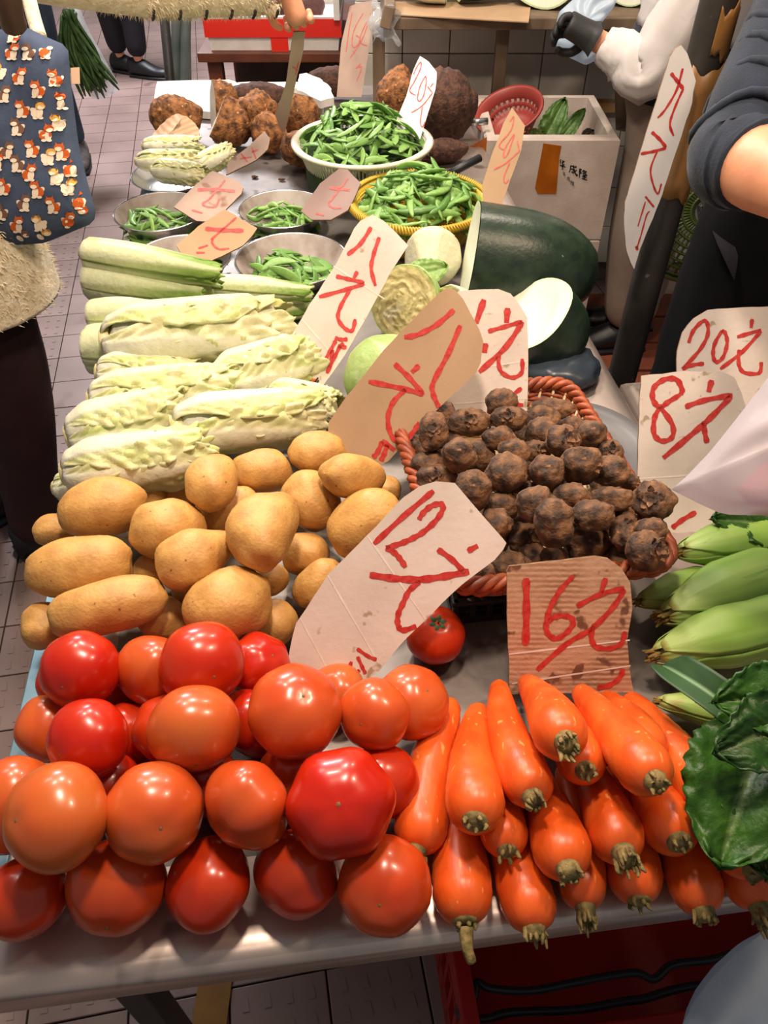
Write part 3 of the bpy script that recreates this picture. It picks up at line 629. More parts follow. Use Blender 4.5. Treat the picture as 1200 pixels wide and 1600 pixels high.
# carrots: layer, crown x, y, z, tip x, y (or None and a heading), crown radius, tip radius
CAR = [('top', 655, 1300, .778, 704, 1098, 42, 18), ('top', 743, 1262, .815, 748, 1108, 45, 21), ('top', 826, 1226, .850, 779, 1070, 41, 18), ('top', 877, 1148, .895, 822, 1066, 44, 20), ('top', 1010, 1205, .870, 905, 1080, 43, 18), ('top', 1112, 1245, .845, 982, 1092, 44, 18), ('top', 911, 1190, .842, 872, 1095, 39, 17), ('top', 1012, 1168, .83, 946, 1088, 34, 16),
       ('middle', 789, 1308, .815, 772, 1200, 38, 17), ('middle', 880, 1335, .820, 838, 1205, 46, 18), ('middle', 965, 1311, .822, 915, 1190, 44, 18), ('middle', 1050, 1295, .822, 985, 1185, 45, 18), ('middle', 1162, 1333, .816, 1085, 1220, 44, 18),
       ('bottom', 720, 1405, .779, 700, 1190, 47, 18), ('bottom', 828, 1420, .779, 790, 1210, 44, 18), ('bottom', 910, 1390, .776, 880, 1200, 38, 17), ('bottom', 993, 1377, .777, 960, 1200, 43, 18), ('bottom', 1090, 1394, .777, 1035, 1215, 42, 18), ('bottom', 1175, 1387, .777, 1110, 1220, 42, 18)]
cc_ = {}
for (lay, cx, cy, z, tx, ty, rc, rt) in sorted(CAR, key=lambda q: (q[0], q[1])):
    A = PZ(cx, cy, z); d = depth(A); ra = rc*d/FPX; Lc = .168
    rb_ = ray(tx, ty); E = Vector((0, 0, CAMZ)); q = E-A; aa = rb_.dot(rb_); bb = 2*q.dot(rb_); c0 = q.dot(q)-Lc*Lc; disc = bb*bb-4*aa*c0
    t = (-bb+math.sqrt(disc))/(2*aa) if disc > 0 else -bb/(2*aa)
    B = E+rb_*t; zmin = TZ+rt*d/FPX+.002
    if B.z < zmin: B = PZ(tx, ty, zmin)
    k = cc_.get(lay, 0); cc_[lay] = k+1
    ITEMS.append(It('carrot', A, B, ra, rt*depth(B)/FPX, 7, row=lay, o=k, seed=len(ITEMS)))
# headed cabbages, by base and tip in the picture: name, base, tip, half width, z base, z tip, style
NAP = [('stalk', 134, 396, 345, 430, 25, .875, .865, 'top long pale-green stalk cabbage of the far pair, leafy end to the right'),
       ('stalk', 140, 437, 338, 462, 33, .83, .83, 'broad long stalk cabbage below the topmost one, smooth ribs'),
       ('stalk', 340, 452, 486, 462, 22, .80, .80, 'stalk cabbage with cut pale ribs beside the bowl of snow peas'),
       ('leafy', 372, 497, 480, 482, 21, .775, .775, 'green leafy stalk cabbage lowest at the right of the far group'),
       ('stalk', 145, 497, 262, 492, 27, .825, .835, 'pale stalk cabbage poking out left above the big crinkled one'),
       ('stalk', 143, 548, 240, 548, 38, .795, .80, 'round-ended stalk cabbage hanging over the aisle edge'),
       ('napa', 170, 537, 440, 512, 46, .855, .85, 'largest crinkled napa cabbage with browned leaf tips'),
       ('napa', 158, 582, 300, 588, 27, .82, .82, 'napa cabbage with cut white butt under the largest one'),
       ('napa', 342, 604, 478, 560, 38, .82, .83, 'napa cabbage with a diagonal white rib beside the white price card'),
       ('napa', 148, 628, 362, 606, 36, .845, .845, 'slim yellow-ribbed napa cabbage in the middle of the stack'),
       ('napa', 132, 648, 230, 632, 20, .80, .80, 'small white napa butt at the aisle edge in mid stack'),
       ('napa', 114, 682, 285, 640, 38, .83, .84, 'napa cabbage with light green crinkles above the front one'),
       ('napa', 276, 668, 506, 648, 38, .825, .82, 'napa cabbage with a long cream rib just behind the potatoes'),
       ('napa', 420, 622, 520, 640, 28, .79, .79, 'frayed yellow napa tip tucked beside the bare steel'),
       ('napa', 92, 762, 200, 756, 24, .79, .80, 'small smooth white napa end under the front cabbage'),
       ('napa', 108, 738, 325, 706, 40, .84, .845, 'frontmost white napa cabbage lying against the potatoes')]
for (st, bx, by, tx, ty, hw, zb, zt, lab) in NAP:
    A = PZ(bx, by, zb); B = PZ(tx, ty, zt); r = hw*depth((A+B)/2)/FPX*(1.16 if st == 'napa' else 1.06)
    ITEMS.append(It(st, A, B, r*.68, r*.68, 5, label=lab, R=r, seed=len(ITEMS)))
CORN = [(1062, 862, 1232, 838, 37, .815, .82, 'green-husked corn cob at the back of the pile, touching the wicker basket'),
        (1040, 962, 1250, 890, 50, .815, .815, 'green corn cob with a dried frayed tip pointing at the wicker basket'),
        (1026, 1022, 1260, 960, 48, .80, .80, 'corn cob with creased husk second from the front of the pile'),
        (998, 940, 1125, 905, 28, .785, .785, 'dark shaded corn cob low under the corner of the wicker basket'),
        (1030, 1096, 1200, 1126, 26, .780, .785, 'small pale corn cob with torn brown husk nearest the carrots')]
for (ax, ay, bx, by, hw, za, zb, lab) in CORN:
    A = PZ(ax, ay, za); B = PZ(bx, by, zb); r = hw*depth((A+B)/2)/FPX
    ITEMS.append(It('corn', A, B, r*.5, r*.95, 5, label=lab, R=r, seed=len(ITEMS)))
settle(ITEMS)

# ---- tomatoes
def tomato_me(k):
    rg = random.Random(k); lob = 5+k % 3; am = (.020, .035, .015, .028, .045)[k % 5]; fl_ = (.90, .86, .93, .88, .84)[k % 5]; nu, nv = 22, 36
    def f(u, v):
        th = PI*u; ph = 2*PI*v; r = 1+am*math.sin(th)**2*(math.cos(lob*ph+k)+.4*math.cos(2*ph+k))
        r -= .13*math.exp(-(th/.30)**2); r -= .05*math.exp(-((PI-th)/.22)**2)
        r += .03*math.exp(-((PI-th)/.10)**2)*(k % 2)
        return Vector((r*math.sin(th)*math.cos(ph), r*math.sin(th)*math.sin(ph), r*math.cos(th)*fl_))
    V, F, _ = grid(nu, nv, f, True); return mdata('tomato', V, F, M['tomato'])
TM = [tomato_me(k) for k in range(5)]
def scar_me():
    m = MB(); m.add([Vector((.036*math.cos(a)*(1+.4*(i % 2)), .036*math.sin(a)*(1+.4*(i % 2)), .0)) for i, a in enumerate(np.linspace(0, 2*PI, 11)[:-1])]+[Vector((0, 0, .02))], [(i, (i+1) % 10, 10) for i in range(10)]); return mdata('blossom_scar', m.V, m.F, M['scar'])
SCM = scar_me()
def calyx_me():
    m = MB()
    for k in range(6):
        a = 2*PI*k/6; P = [Vector((.02+.12*i, 0, .02+.10*math.sin(i*1.0))) for i in range(4)]; R = Matrix.Rotation(a, 3, 'Z')
        V = []
        for i, p in enumerate(P): wd = (.06, .09, .06, .01)[i]; V += [R @ (p+Vector((0, -wd, 0))), R @ (p+Vector((0, 0, .025))), R @ (p+Vector((0, wd, 0)))]
        m.add(V, [(i*3+j, i*3+j+1, i*3+j+4, i*3+j+3) for i in range(3) for j in range(2)])
    m.tube([(0, 0, -.02), (.02, 0, .1), (.05, .02, .2)], .03, 6); return mdata('calyx', m.V, m.F, M['calyx'])
CXM = calyx_me()
RN = {'front': 'the front row on the bare steel edge', 'second': 'the second row above the front edge', 'third': 'the third row up the tomato heap', 'back': 'the back row below the potatoes'}
WARP = {}
for s in [q for q in ITEMS if q.kind == 'tomato']:
    k = s.k['o']; t = s.k['tint']; cw = 'deep red' if t > .9 else 'red' if t > .65 else 'orange-red' if t > .4 else 'orange'
    R = s.ra*1.04; c = s.A
    # the blossom end looks towards the customer and a little up, each its own way
    rg = random.Random(int(c.x*1e5)); up = Vector((rg.uniform(-.7, .7), rg.uniform(-1.0, .1), rg.uniform(-.3, .9)))
    if s.k['row'] == 'second' and t == 1.0: up = Vector((.0, -.45, .9))
    if s.k['row'] == 'basket': up = Vector((.05, -.15, 1))
    q = up.to_track_quat('-Z', 'Y') if s.k['row'] != 'basket' else up.to_track_quat('Z', 'Y')
    o = put('tomato', TM[(k*3+int(t*10)) % 5], c, None, q, R); o['tint'] = float(t)
    if s.k['row'] == 'basket': tag(o, 'lone tomato with a green calyx in the shade under the wicker basket', 'tomato', 'loose tomatoes'); put('calyx', CXM, (0, 0, .74), o)
    else:
        tag(o, '%s tomato, %s from the left in %s' % (cw, ORD[k], RN[s.k['row']]), 'tomato', 'loose tomatoes')
        put('blossom_scar', SCM, (0, 0, -(.95 if (k*3+int(t*10)) % 5 % 2 == 0 else .975)*(.90, .86, .93, .88, .84)[(k*3+int(t*10)) % 5]), o, (PI, 0, 0))
# ---- potatoes
def lump(name, s, mt, amp, form=0, nu=22, nv=28, pw=2.3, ridge=0.0, fr=2.2):
    A, B = s.A, s.B; c = (A+B)/2; ax = (B-A); hl = ax.length/2+s.ra; a = ax.normalized() if ax.length > 1e-4 else Vector((1, .2, 0)).normalized()
    sd = a.cross(Vector((0, 0, 1))).normalized(); u = sd.cross(a); r = s.ra; sd_ = s.k['seed']
    def f(uu, v):
        th = PI*uu; ph = 2*PI*v; x = -math.cos(th); rr = (max(0, 1-abs(x)**pw))**(1/pw)
        if form == 1: rr *= 1.0 - .42*sst(-.1, 1, x)
        p = Vector((x, rr*math.cos(ph), rr*math.sin(ph))); k = 1+amp*nz(p, fr*.5, sd_)+amp*.45*nz(p, fr, sd_+3)
        if ridge: k += ridge*math.sin(x*15+2*nz(p, 2, sd_))*rr + ridge*1.3*nz(p, 7, sd_+5)
        off = sd*0
        if form == 2: off = (sd*(-.30*r*(1-x*x)+.12*r))
        return c + a*(x*hl*k) + sd*(p.y*r*k*1.03) + u*(p.z*r*k*.98) + off
    V, F, _ = grid(nu, nv, f, True); return build(name, V, F, mt, base=c)
PN = {'front': 'the front row of potatoes against the tomatoes', 'second': 'the second row of the potato heap', 'third': 'the third row of the potato heap', 'back': 'the back row of potatoes below the cabbages', 'under': 'the dark gaps low in the potato heap'}
for s in [q for q in ITEMS if q.kind == 'potato']:
    el = (s.B-s.A).length/2/s.ra; sh = 'pear-shaped' if s.k['form'] == 1 else 'kidney-shaped' if s.k['form'] == 2 else 'long' if el > .7 else 'oval' if el > .25 else 'round'
    o = lump('potato', s, M['potato'], .11, s.k['form'])
    tag(o, '%s tan potato, %s from the left in %s' % (sh, ORD[s.k['o']], PN[s.k['row']]), 'potato', 'loose potatoes')
    rg = random.Random(s.k['seed']); m = MB()
# ---- small taros
TN = ['back row', 'second row from back', 'third row from back', 'fourth row from back', 'fifth row from back', 'front row']
for s in [q for q in ITEMS if q.kind == 'taro']:
    s.ra *= 1.06
    o = lump('small_taro', s, M['taro'], .18, 0, 26, 30, 2.2, .030, 2.6)
    if s.k['row'] < 0: tag(o, 'muddy small taro half buried deep in the wicker basket', 'taro', 'small taros buried in the wicker basket'); continue
    tag(o, 'muddy small taro, %s from left, %s, in the wicker basket' % (ORD[s.k['o']], TN[s.k['row']]), 'taro', 'small taros in the wicker basket')
    if (s.k['seed'] % 5) in (0, 3):                                    # papery top scales
        a = (s.B-s.A).normalized() if (s.B-s.A).length > 1e-4 else Vector((.3, -.5, .8)).normalized(); rg = random.Random(s.k['seed'])
        a = (Vector((rg.uniform(-.5, .5), -.6, .8))).normalized(); q = a.to_track_quat('Z', 'Y').to_matrix(); m = MB(); c = (s.A+s.B)/2
        for ring in range(2):
            for k in range(5):
                an = 2*PI*(k+.5*ring)/5+rg.uniform(-.2, .2); rr = s.ra*(.16+.26*ring)
                p = c + q @ Vector((rr*math.cos(an), rr*math.sin(an), s.ra*(.99-.12*ring))); e1 = q @ Vector((-math.sin(an), math.cos(an), 0)); e2 = (q @ Vector((math.cos(an)*.9, math.sin(an)*.9, .42+.3*rg.random())))
                wd = s.ra*.17; ln = s.ra*.24
                m.add([p-e1*wd, p+e1*wd, p+e1*wd*.8+e2*ln*.7, p+e2*ln*(1+.4*rg.random()), p-e1*wd*.9+e2*ln*.6], [(0, 1, 2, 3, 4)])
        b = org(o); me = mdata('papery_scales', [v-b for v in m.V], m.F, M['taro'], smooth=False); solid(put('papery_scales', me, (0, 0, 0), o), .0012)
# ---- carrots
CN = {'top': 'the top layer of the carrot pile', 'middle': 'the middle layer of the carrot pile', 'bottom': 'the bottom layer at the steel edge'}
for s in [q for q in ITEMS if q.kind == 'carrot']:
    A, B = s.A, s.B; rg = random.Random(s.k['seed']); sd_ = s.k['seed']; ax = (B-A); Lc = ax.length; a = ax/Lc; sd = a.cross(Vector((0, 0, 1))).normalized(); u = sd.cross(a)
    prof = [(-.052*2, .0), (-.098, .25), (-.088, .50), (-.066, .72), (-.030, .90), (.03, 1.0), (.15, 1.0), (.3, .93), (.45, .84), (.6, .74), (.75, .64), (.88, .54), (.96, .44), (1.0, .30), (1.02, .12), (1.03, .0)]
    bend = rg.uniform(-.006, .006); rtf = s.rb/s.ra
    rows_ = []; pr = []
    for i in range(len(prof)-1):
        (t0, k0), (t1, k1) = prof[i], prof[i+1]
        nn = 1 if t0 < 0 or t0 > .9 else 4
        for j in range(nn): pr.append((lerp(t0, t1, j/nn), lerp(k0, k1, j/nn)))
    pr.append(prof[-1]); V = []; n = 26
    for (t, k) in pr:
        kk = k if t < .1 else lerp(k, k*(rtf/.44 if rtf < .5 else 1), sst(.1, 1, t)); rr = s.ra*kk
        for j in range(n):
            ph = 2*PI*j/n; q = 1+.03*nz((math.cos(ph), math.sin(ph), t*4), 1.2, sd_)+.012*math.sin(t*60+3*nz((math.cos(ph), math.sin(ph), t*3), 2, sd_))*(0 < t < .98)
            V.append(A + a*(t*Lc if t > 0 else t*.168*1.2*(s.ra/.027)) + sd*(math.cos(ph)*rr*q+bend*math.sin(PI*min(1, max(0, t)))) + u*(math.sin(ph)*rr*q))
    m_ = len(pr); F = [(i*n+j, (i+1)*n+j, (i+1)*n+(j+1) % n, i*n+(j+1) % n) for i in range(m_-1) for j in range(n)]
    o = build('carrot', V, F, M['carrot'], base=A)
    tag(o, 'orange carrot, %s from the left in %s' % (ORD[s.k['o']], CN[s.k['row']]), 'carrot', 'stacked carrots')
    # cut leaf stub at the crown
    m = MB(); ce = A - a*(.100*.168*1.2*s.ra/.027); ty = sd_ % 3; r0 = s.ra*.40
    m.tube([ce+a*.008, ce+a*.001, ce-a*(.001+.005*ty)], [r0*1.25, r0*1.05, r0*.8], 14)
    for k in range((5, 9, 13)[ty]):
        an = 2*PI*k/(5, 9, 13)[ty]+rg.uniform(-.2, .2); rr = r0*rg.uniform(.35, .95); d = sd*math.cos(an)+u*math.sin(an); p = ce + d*rr + a*(.001 if ty < 2 else -.004)
        m.tube([p, p-a*rg.uniform(.003, .006+.004*ty)+d*.002, p-a*rg.uniform(.006, .009+.006*ty)+d*rg.uniform(-.002, .005)], [.0028, .0022, .0010], 5)
    b = org(o); put('leaf_stub', mdata('leaf_stub', [v-b for v in m.V], m.F, M['stub']), (0, 0, 0), o)
    if s.k['row'] == 'bottom' and s.k['o'] == 0:
        m = MB(); m.tube(smoothline([ce-a*.004, ce-a*.02+Vector((0, 0, -.004)), ce-a*.03+Vector((.004, 0, -.012))], 4), [.007, .0068, .0065, .006, .0055, .005, .0048, .0046, .004], 8); put('leaf_stub', mdata('leaf_stub', [v-b for v in m.V], m.F, M['stub']), (0, 0, 0), o)
# ---- napa and stalk cabbages: overlapping leaves round a core, each leaf a part
WHITE = srgb(244, 244, 230); CREAM = srgb(244, 238, 196); YEL = srgb(236, 226, 152); LGRN = srgb(204, 218, 138); GRN = srgb(134, 172, 70); PALE = srgb(214, 226, 160); TANC = srgb(206, 176, 112)
def cabbage(s):
    st = s.kind; A, B, R = s.A, s.B, s.k['R']; rg = random.Random(s.k['seed']*13+5); ax = B-A; Ln = ax.length+R*(.5 if st == 'napa' else .3); a = ax.normalized(); A = A-a*R*.12
    sd = a.cross(Vector((0, 0, 1))).normalized(); u = sd.cross(a)
    base = A+a*Ln*.5; base = Vector((base.x, base.y, base.z-R))
    t = thing('napa_cabbage' if st == 'napa' else 'stalk_cabbage', base, s.k['label'], 'cabbage', 'headed cabbages in a row')
    if st == 'napa': pf = lambda q: R*(.60+.40*sst(0, .22, q)**.8)*(1-.20*sst(.62, 1, q))*(1 if q > .03 else .6+13*q)
    else: pf = lambda q: R*((.86+.12*math.sin(q*5))*min(1, .45+(q*14)**.6) if q < .1 else (.86+.12*math.sin(q*5)))*(1-.10*sst(.45, 1, q))
    nL = 7 if st == 'napa' else 6; ph0 = rg.uniform(0, 2*PI)
    # core
    def fc(x, v):
        ph = 2*PI*v; r = pf(x)*.86*(0 if x in (0, 1) else 1); return A + a*(x*Ln*.97) + (sd*math.cos(ph)+u*math.sin(ph))*r
    V, F, _ = grid(14, 20, fc, True); col = [mixc(WHITE, CREAM if st == 'napa' else PALE, i/(len(V))) for i in range(len(V))]
    build('core', V, F, M['cabbage'], t, col=col)
    for l in range(nL):
        out = l/nL; ph = ph0+l*2.4 if st == 'napa' else ph0+2*PI*l/nL+rg.uniform(-.2, .2)
        if st == 'napa' and l >= nL-4: ph = (2.9, -.9, .15, 1.75)[l-nL+4]+rg.uniform(-.18, .25)        # outermost leaves face up and to the front
        if st != 'napa' and l >= nL-2: ph = PI*.5+(-.55 if l == nL-1 else .75)+rg.uniform(-.25, .25)
        W = (1.1 if l < nL-2 else .95) if st == 'napa' else .75; l0 = 0; l1 = rg.uniform(.9, 1.03); sd0 = rg.random()*50; fru = rg.uniform(14, 19); tanc = rg.random() < .35
        def f(x, v):
            q = l0+(l1-l0)*x; sv = (v-.5)*2; e = abs(sv); wd = W*(.62+.5*sst(0, .5, x))*(1-.30*sst(.75, 1, x)) if st == 'napa' else W*(1+.15*x)
            an = ph+sv*wd; rib = (1-sst(.03+.52*(1-x)**1.5, .14+.66*(1-x)**1.3, e))*(1-.6*sst(.75, 1, x)) if st == 'napa' else (1-sst(.62*(1-x*.9), .95*(1-x*.75)+.05, e))
            amp = R*(.20 if st == 'napa' else .07)*(.14*(1-rib)+e**3+ .35*sst(.6, 1, x))*sst(.10, .42, x) if st != 'stalk' else R*.13*(.1+e**2)*sst(.65, 1, x)
            ruf = math.sin(fru*x*2.1+2.2*sv+4*nz((x*3, sv*2, 0), 1, sd0))*.5+nz((x*9, sv*5, sd0), 1.0)*.7+.25*nz((x*22, sv*13, sd0), 1)
            r = pf(min(1, q*.985))*(.88+.13*out)+R*.055*out + amp*ruf + rib*R*.09*(1-.5*x)*(1-e*e)
            r -= R*.13*sst(.6, 1, e)*sst(.3, 1, x)*(l < nL-2)
            if st == 'napa': r += R*.030*(1-rib)*math.sin(44*x-16*e+3*nz((x*4, sv*3, 1), 1, sd0)) + R*.06*sst(.75, 1, e)*sst(.2, .6, x)
            q2 = q+ (.040*ruf+.014*math.sin(9*sv)-.06*e*e)*sst(.7, 1, x)*(1 if st == 'napa' else .8)
            p = A + a*(q2*Ln) + (sd*math.cos(an)+u*math.sin(an))*max(r, R*.1)
            if p.z < TZ+.002: p.z = TZ+.002+.002*abs(ruf)
            if st == 'napa':
                lf = mixc(LGRN, CREAM, .40+.7*nz((x*2, sv, 0), 1.5, sd0)+.4*x*(l % 2)-.12*ruf); lf = mixc(lf, YEL, .30*sst(.5, 1, e)); lf = mixc(lf, WHITE, .35*sst(.88, 1, e)); lf = mixc(lf, TANC, .5*tanc*sst(.7, 1, x)*sst(0, .3, nz((x*5, sv*4, 0), 1.6, sd0)))
                c = mixc(lf, mixc(WHITE, CREAM, .25+.3*x), rib)
            else:
                lf = mixc(PALE, GRN, sst(.30, .85, x) if st == 'stalk' else .25+.75*sst(.1, .6, x)); c = mixc(lf, mixc(WHITE, PALE, .3+.5*x), rib*.9)
                c = mixc(c, srgb(232, 234, 176), .4*(1-x))
            if x < .06: c = mixc(c, srgb(240, 236, 222), .6)
            return (p, c)
        V, F, K = grid(46 if st == 'napa' else 26, 30 if st == 'napa' else 16, f); o = build('leaf', V, F, M['cabbage'], t, col=K); solid(o, .0016, 0)
    m = MB(); m.tube([A-a*.004, A+a*.012], [R*.42, R*.5], 16); m.build('cut_butt', M['cabbagecut'], t)
for s in ITEMS:
    if s.kind in ('napa', 'stalk', 'leafy'): cabbage(s)
# ---- corn cobs in their husks
HG = srgb(126, 168, 62); HD = srgb(74, 124, 38); HP = srgb(180, 204, 118); HB = srgb(166, 136, 70)
def corn(s):
    A, B, R = s.A, s.B, s.k['R']; rg = random.Random(s.k['seed']); ax = B-A; Ln = ax.length; a = ax.normalized(); sd = a.cross(Vector((0, 0, 1))).normalized(); u = sd.cross(a)
    dark = 'dark' in s.k['label']; torn = 'torn' in s.k['label']; c0 = (A+B)/2
    t = thing('corn_cob', (c0.x, c0.y, c0.z-R), s.k['label'], 'corn', 'corn cobs on the side table')
    pf = lambda q: R*(.22+.78*min(1, max(0, q)/.42)**.62)*(1-.45*sst(.72, 1.0, q))
    for l in range(6):
        ph = PI*.5+l*2*PI/6+.5+(l//3)*.5; W = 1.0; sd0 = rg.random()*30; q0 = -.02+.02*(l % 3); q1 = 1.02
        def f(x, v):
            sv = (v-.5)*2; e = abs(sv); q = lerp(q0, q1, x); wd = W*(1 if x > .25 else .35+.65*(x/.25)**.6); an = ph+sv*wd
            r = pf(q)*(.94+.018*l)+R*.012*math.cos(sv*20)*(.4+.6*x) + R*.05*e*e*(l % 2) + R*.04*nz((x*4, sv*2, sd0), 1)
            p = A + a*(q*Ln) + (sd*math.cos(an)+u*math.sin(an))*r
            if p.z < TZ+.002: p.z = TZ+.002
            c = mixc(HG, HP, .35+.5*nz((x*1.5, sv*1.2, 0), 1.4, sd0)+.25*(math.cos(sv*26)**12)); c = mixc(c, HD, .45*sst(.2, 1, e)); c = mixc(c, HP, .7*(1-sst(0, .3, x)))
            if torn: c = mixc(c, HB, .55*sst(.0, .4, nz((x*6, sv*3, 0), 1.3, sd0)))
            if x < .04: c = mixc(c, HB, .7)
            return (p, c)
        V, F, K = grid(26, 18, f); o = build('husk_leaf', V, F, M['husk'], t, col=K); solid(o, .0009, 0)
    V, F, _ = grid(12, 16, lambda x, v: A + a*(x*Ln) + (sd*math.cos(2*PI*v)+u*math.sin(2*PI*v))*pf(x)*.92*(0 if x in (0, 1) else 1), True)
    build('cob', V, F, M['husk'], t, col=[HP]*len(V))
    m = MB()
    for k in range(16):
        an = rg.uniform(0, 2*PI); d = sd*math.cos(an)+u*math.sin(an); l = R*rg.uniform(.25, .7)
        m.tube([A+a*R*.1+d*R*.12, A-a*l*.3+d*R*.16, A-a*l*.6+d*R*rg.uniform(.1, .28)], [R*.08, R*.07, R*.03], 5)
    m.build('dry_silk', M['silk'], t)
    if torn:
        for k in range(3):
            o_ = A+a*Ln*(.30+.16*k)+u*R*.95+sd*R*(.2*k-.2)
            V, F, K = grid(8, 6, lambda x, v: (o_ + a*(x*Ln*.26) + sd*((v-.5)*R*.9) + u*(R*.22*math.sin(PI*x)+R*.08*math.sin(6*v+k)), mixc(srgb(206, 176, 104), HP, x))); solid(build('torn_husk', V, F, M['husk'], t, col=K), .0008, 0)
for s in ITEMS:
    if s.kind == 'corn': corn(s)
# long dark corn leaf lying over the front cobs
def leafstrip(pts, wd, name, label, cat, c1, c2, group=None, fold=.25, parent=None):
    P = smoothline(pts, 6); n = len(P); V = []; K = []
    for i, p in enumerate(P):
        tg = (P[min(i+1, n-1)]-P[max(i-1, 0)]).normalized(); s = tg.cross(Vector((0, -.5, 1))).normalized(); up = s.cross(tg); x = i/(n-1); w_ = wd*min(1, (x/.12)**.6 if x > 0 else 0.05)*min(1, ((1-x)/.35)**.6 if x < 1 else .05)
        for j in range(13):
            v = (j-6)/6; V.append(p + s*(v*w_) + up*(abs(v)*w_*fold)); K.append(mixc(c1, c2, .5+.5*nz((x*5, v*2, 0), 1.5, 3)) if j != 6 else srgb(120, 156, 110))
    F = [(i*13+j, i*13+j+1, i*13+j+14, i*13+j+13) for i in range(n-1) for j in range(12)]
    o = build(name, V, F, M['husk'], parent, col=K); solid(o, .0008, 0); return tag(o, label, cat, group) if label else o
leafstrip([PZ(1034, 1040, .850), PZ(1058, 1052, .872), PZ(1095, 1074, .885), PZ(1135, 1102, .884), PZ(1180, 1132, .868), PZ(1240, 1155, .85)], .019, 'corn_leaf', 'long dark bluish-green corn leaf draped over the front cobs', 'leaf', srgb(36, 70, 40), srgb(56, 94, 54), fold=.5)
# mustard greens at the right front
def greenleaf(t, c, tipd, up, L, W, seed, mtc=(srgb(36, 78, 20), srgb(64, 112, 32))):
    a = Vector(tipd).normalized(); n = Vector(up).normalized(); s = a.cross(n).normalized(); n = s.cross(a); c = Vector(c)
    def f(x, v):
        sv = (v-.5)*2; e = abs(sv); wd = W*(math.sin(PI*min(1, .08+.92*x)**.8)**.55); ruf = .5*math.sin(11*x+seed)+nz((x*4, sv*3, 0), 1.3, seed)+.35*math.sin(40*x+6*sv)*sst(.7, 1, e)
        vein = math.cos((x*1.0-e*.35)*38)**14*.6*(1-e*.5)
        p = c + a*(L*(x+.03*math.sin(34*sv)*sst(.8, 1, x))) + s*(sv*wd*(1+.04*math.sin(x*60))) + n*(-.35*L*(x-.5)**2 + W*.16*ruf*(.25+e) + W*.06*vein - W*.25*(1-e)**3)
        k = mixc(mtc[0], mtc[1], .5+.6*nz((x*3, sv*2, 0), 1.2, seed)); k = mixc(k, srgb(128, 160, 74), vein*.5*(1-e)); k = mixc(k, srgb(176, 200, 140), (1-sst(.02, .06, e))*(1-x*.7))
        return (p, k)
    V, F, K = grid(34, 26, f); o = build('leaf', V, F, M['greens'], t, col=K); solid(o, .001, 0)
g0 = PZ(1180, 1230, .80); t = thing('mustard_greens', (g0.x+.03, g0.y, TZ), 'bunch of dark green mustard leaves over the right end of the carrots', 'greens')
gp = lambda px, py, z: PZ(px, py, z)
greenleaf(t, gp(1195, 1130, .90), gp(1140, 1310, .87)-gp(1195, 1130, .90), (-.25, -.25, 1), .135, .055, 3)
greenleaf(t, gp(1225, 1150, .885), gp(1210, 1330, .86)-gp(1225, 1150, .885), (-.2, -.4, 1), .125, .055, 8, (srgb(34, 76, 20), srgb(52, 98, 28)))
greenleaf(t, gp(1260, 1120, .925), gp(1120, 1180, .93)-gp(1260, 1120, .925), (-.1, -.6, 1), .095, .036, 12, (srgb(28, 66, 18), srgb(44, 88, 26)))
greenleaf(t, gp(1270, 1085, .935), gp(1140, 1095, .94)-gp(1270, 1085, .935), (-.1, -.5, 1), .09, .033, 17, (srgb(44, 92, 28), srgb(66, 118, 38)))
m = MB(); m.tube(smoothline([gp(1240, 1170, .885), gp(1260, 1210, .85), Vector((.50, .42, .762))], 5), .008, 8); m.tube(smoothline([gp(1260, 1120, .92), gp(1280, 1180, .86), Vector((.515, .43, .762))], 5), .008, 8); m.build('stem', M['cabbagecut'], t)
greenleaf(thing('loose_greens', PZ(1185, 812, .77), 'dark green leaf bunch behind the corn, below the white plastic bag', 'greens'), PZ(1225, 822, .84), PZ(1140, 810, .85)-PZ(1225, 822, .84), (0, -.5, 1), .09, .03, 21)
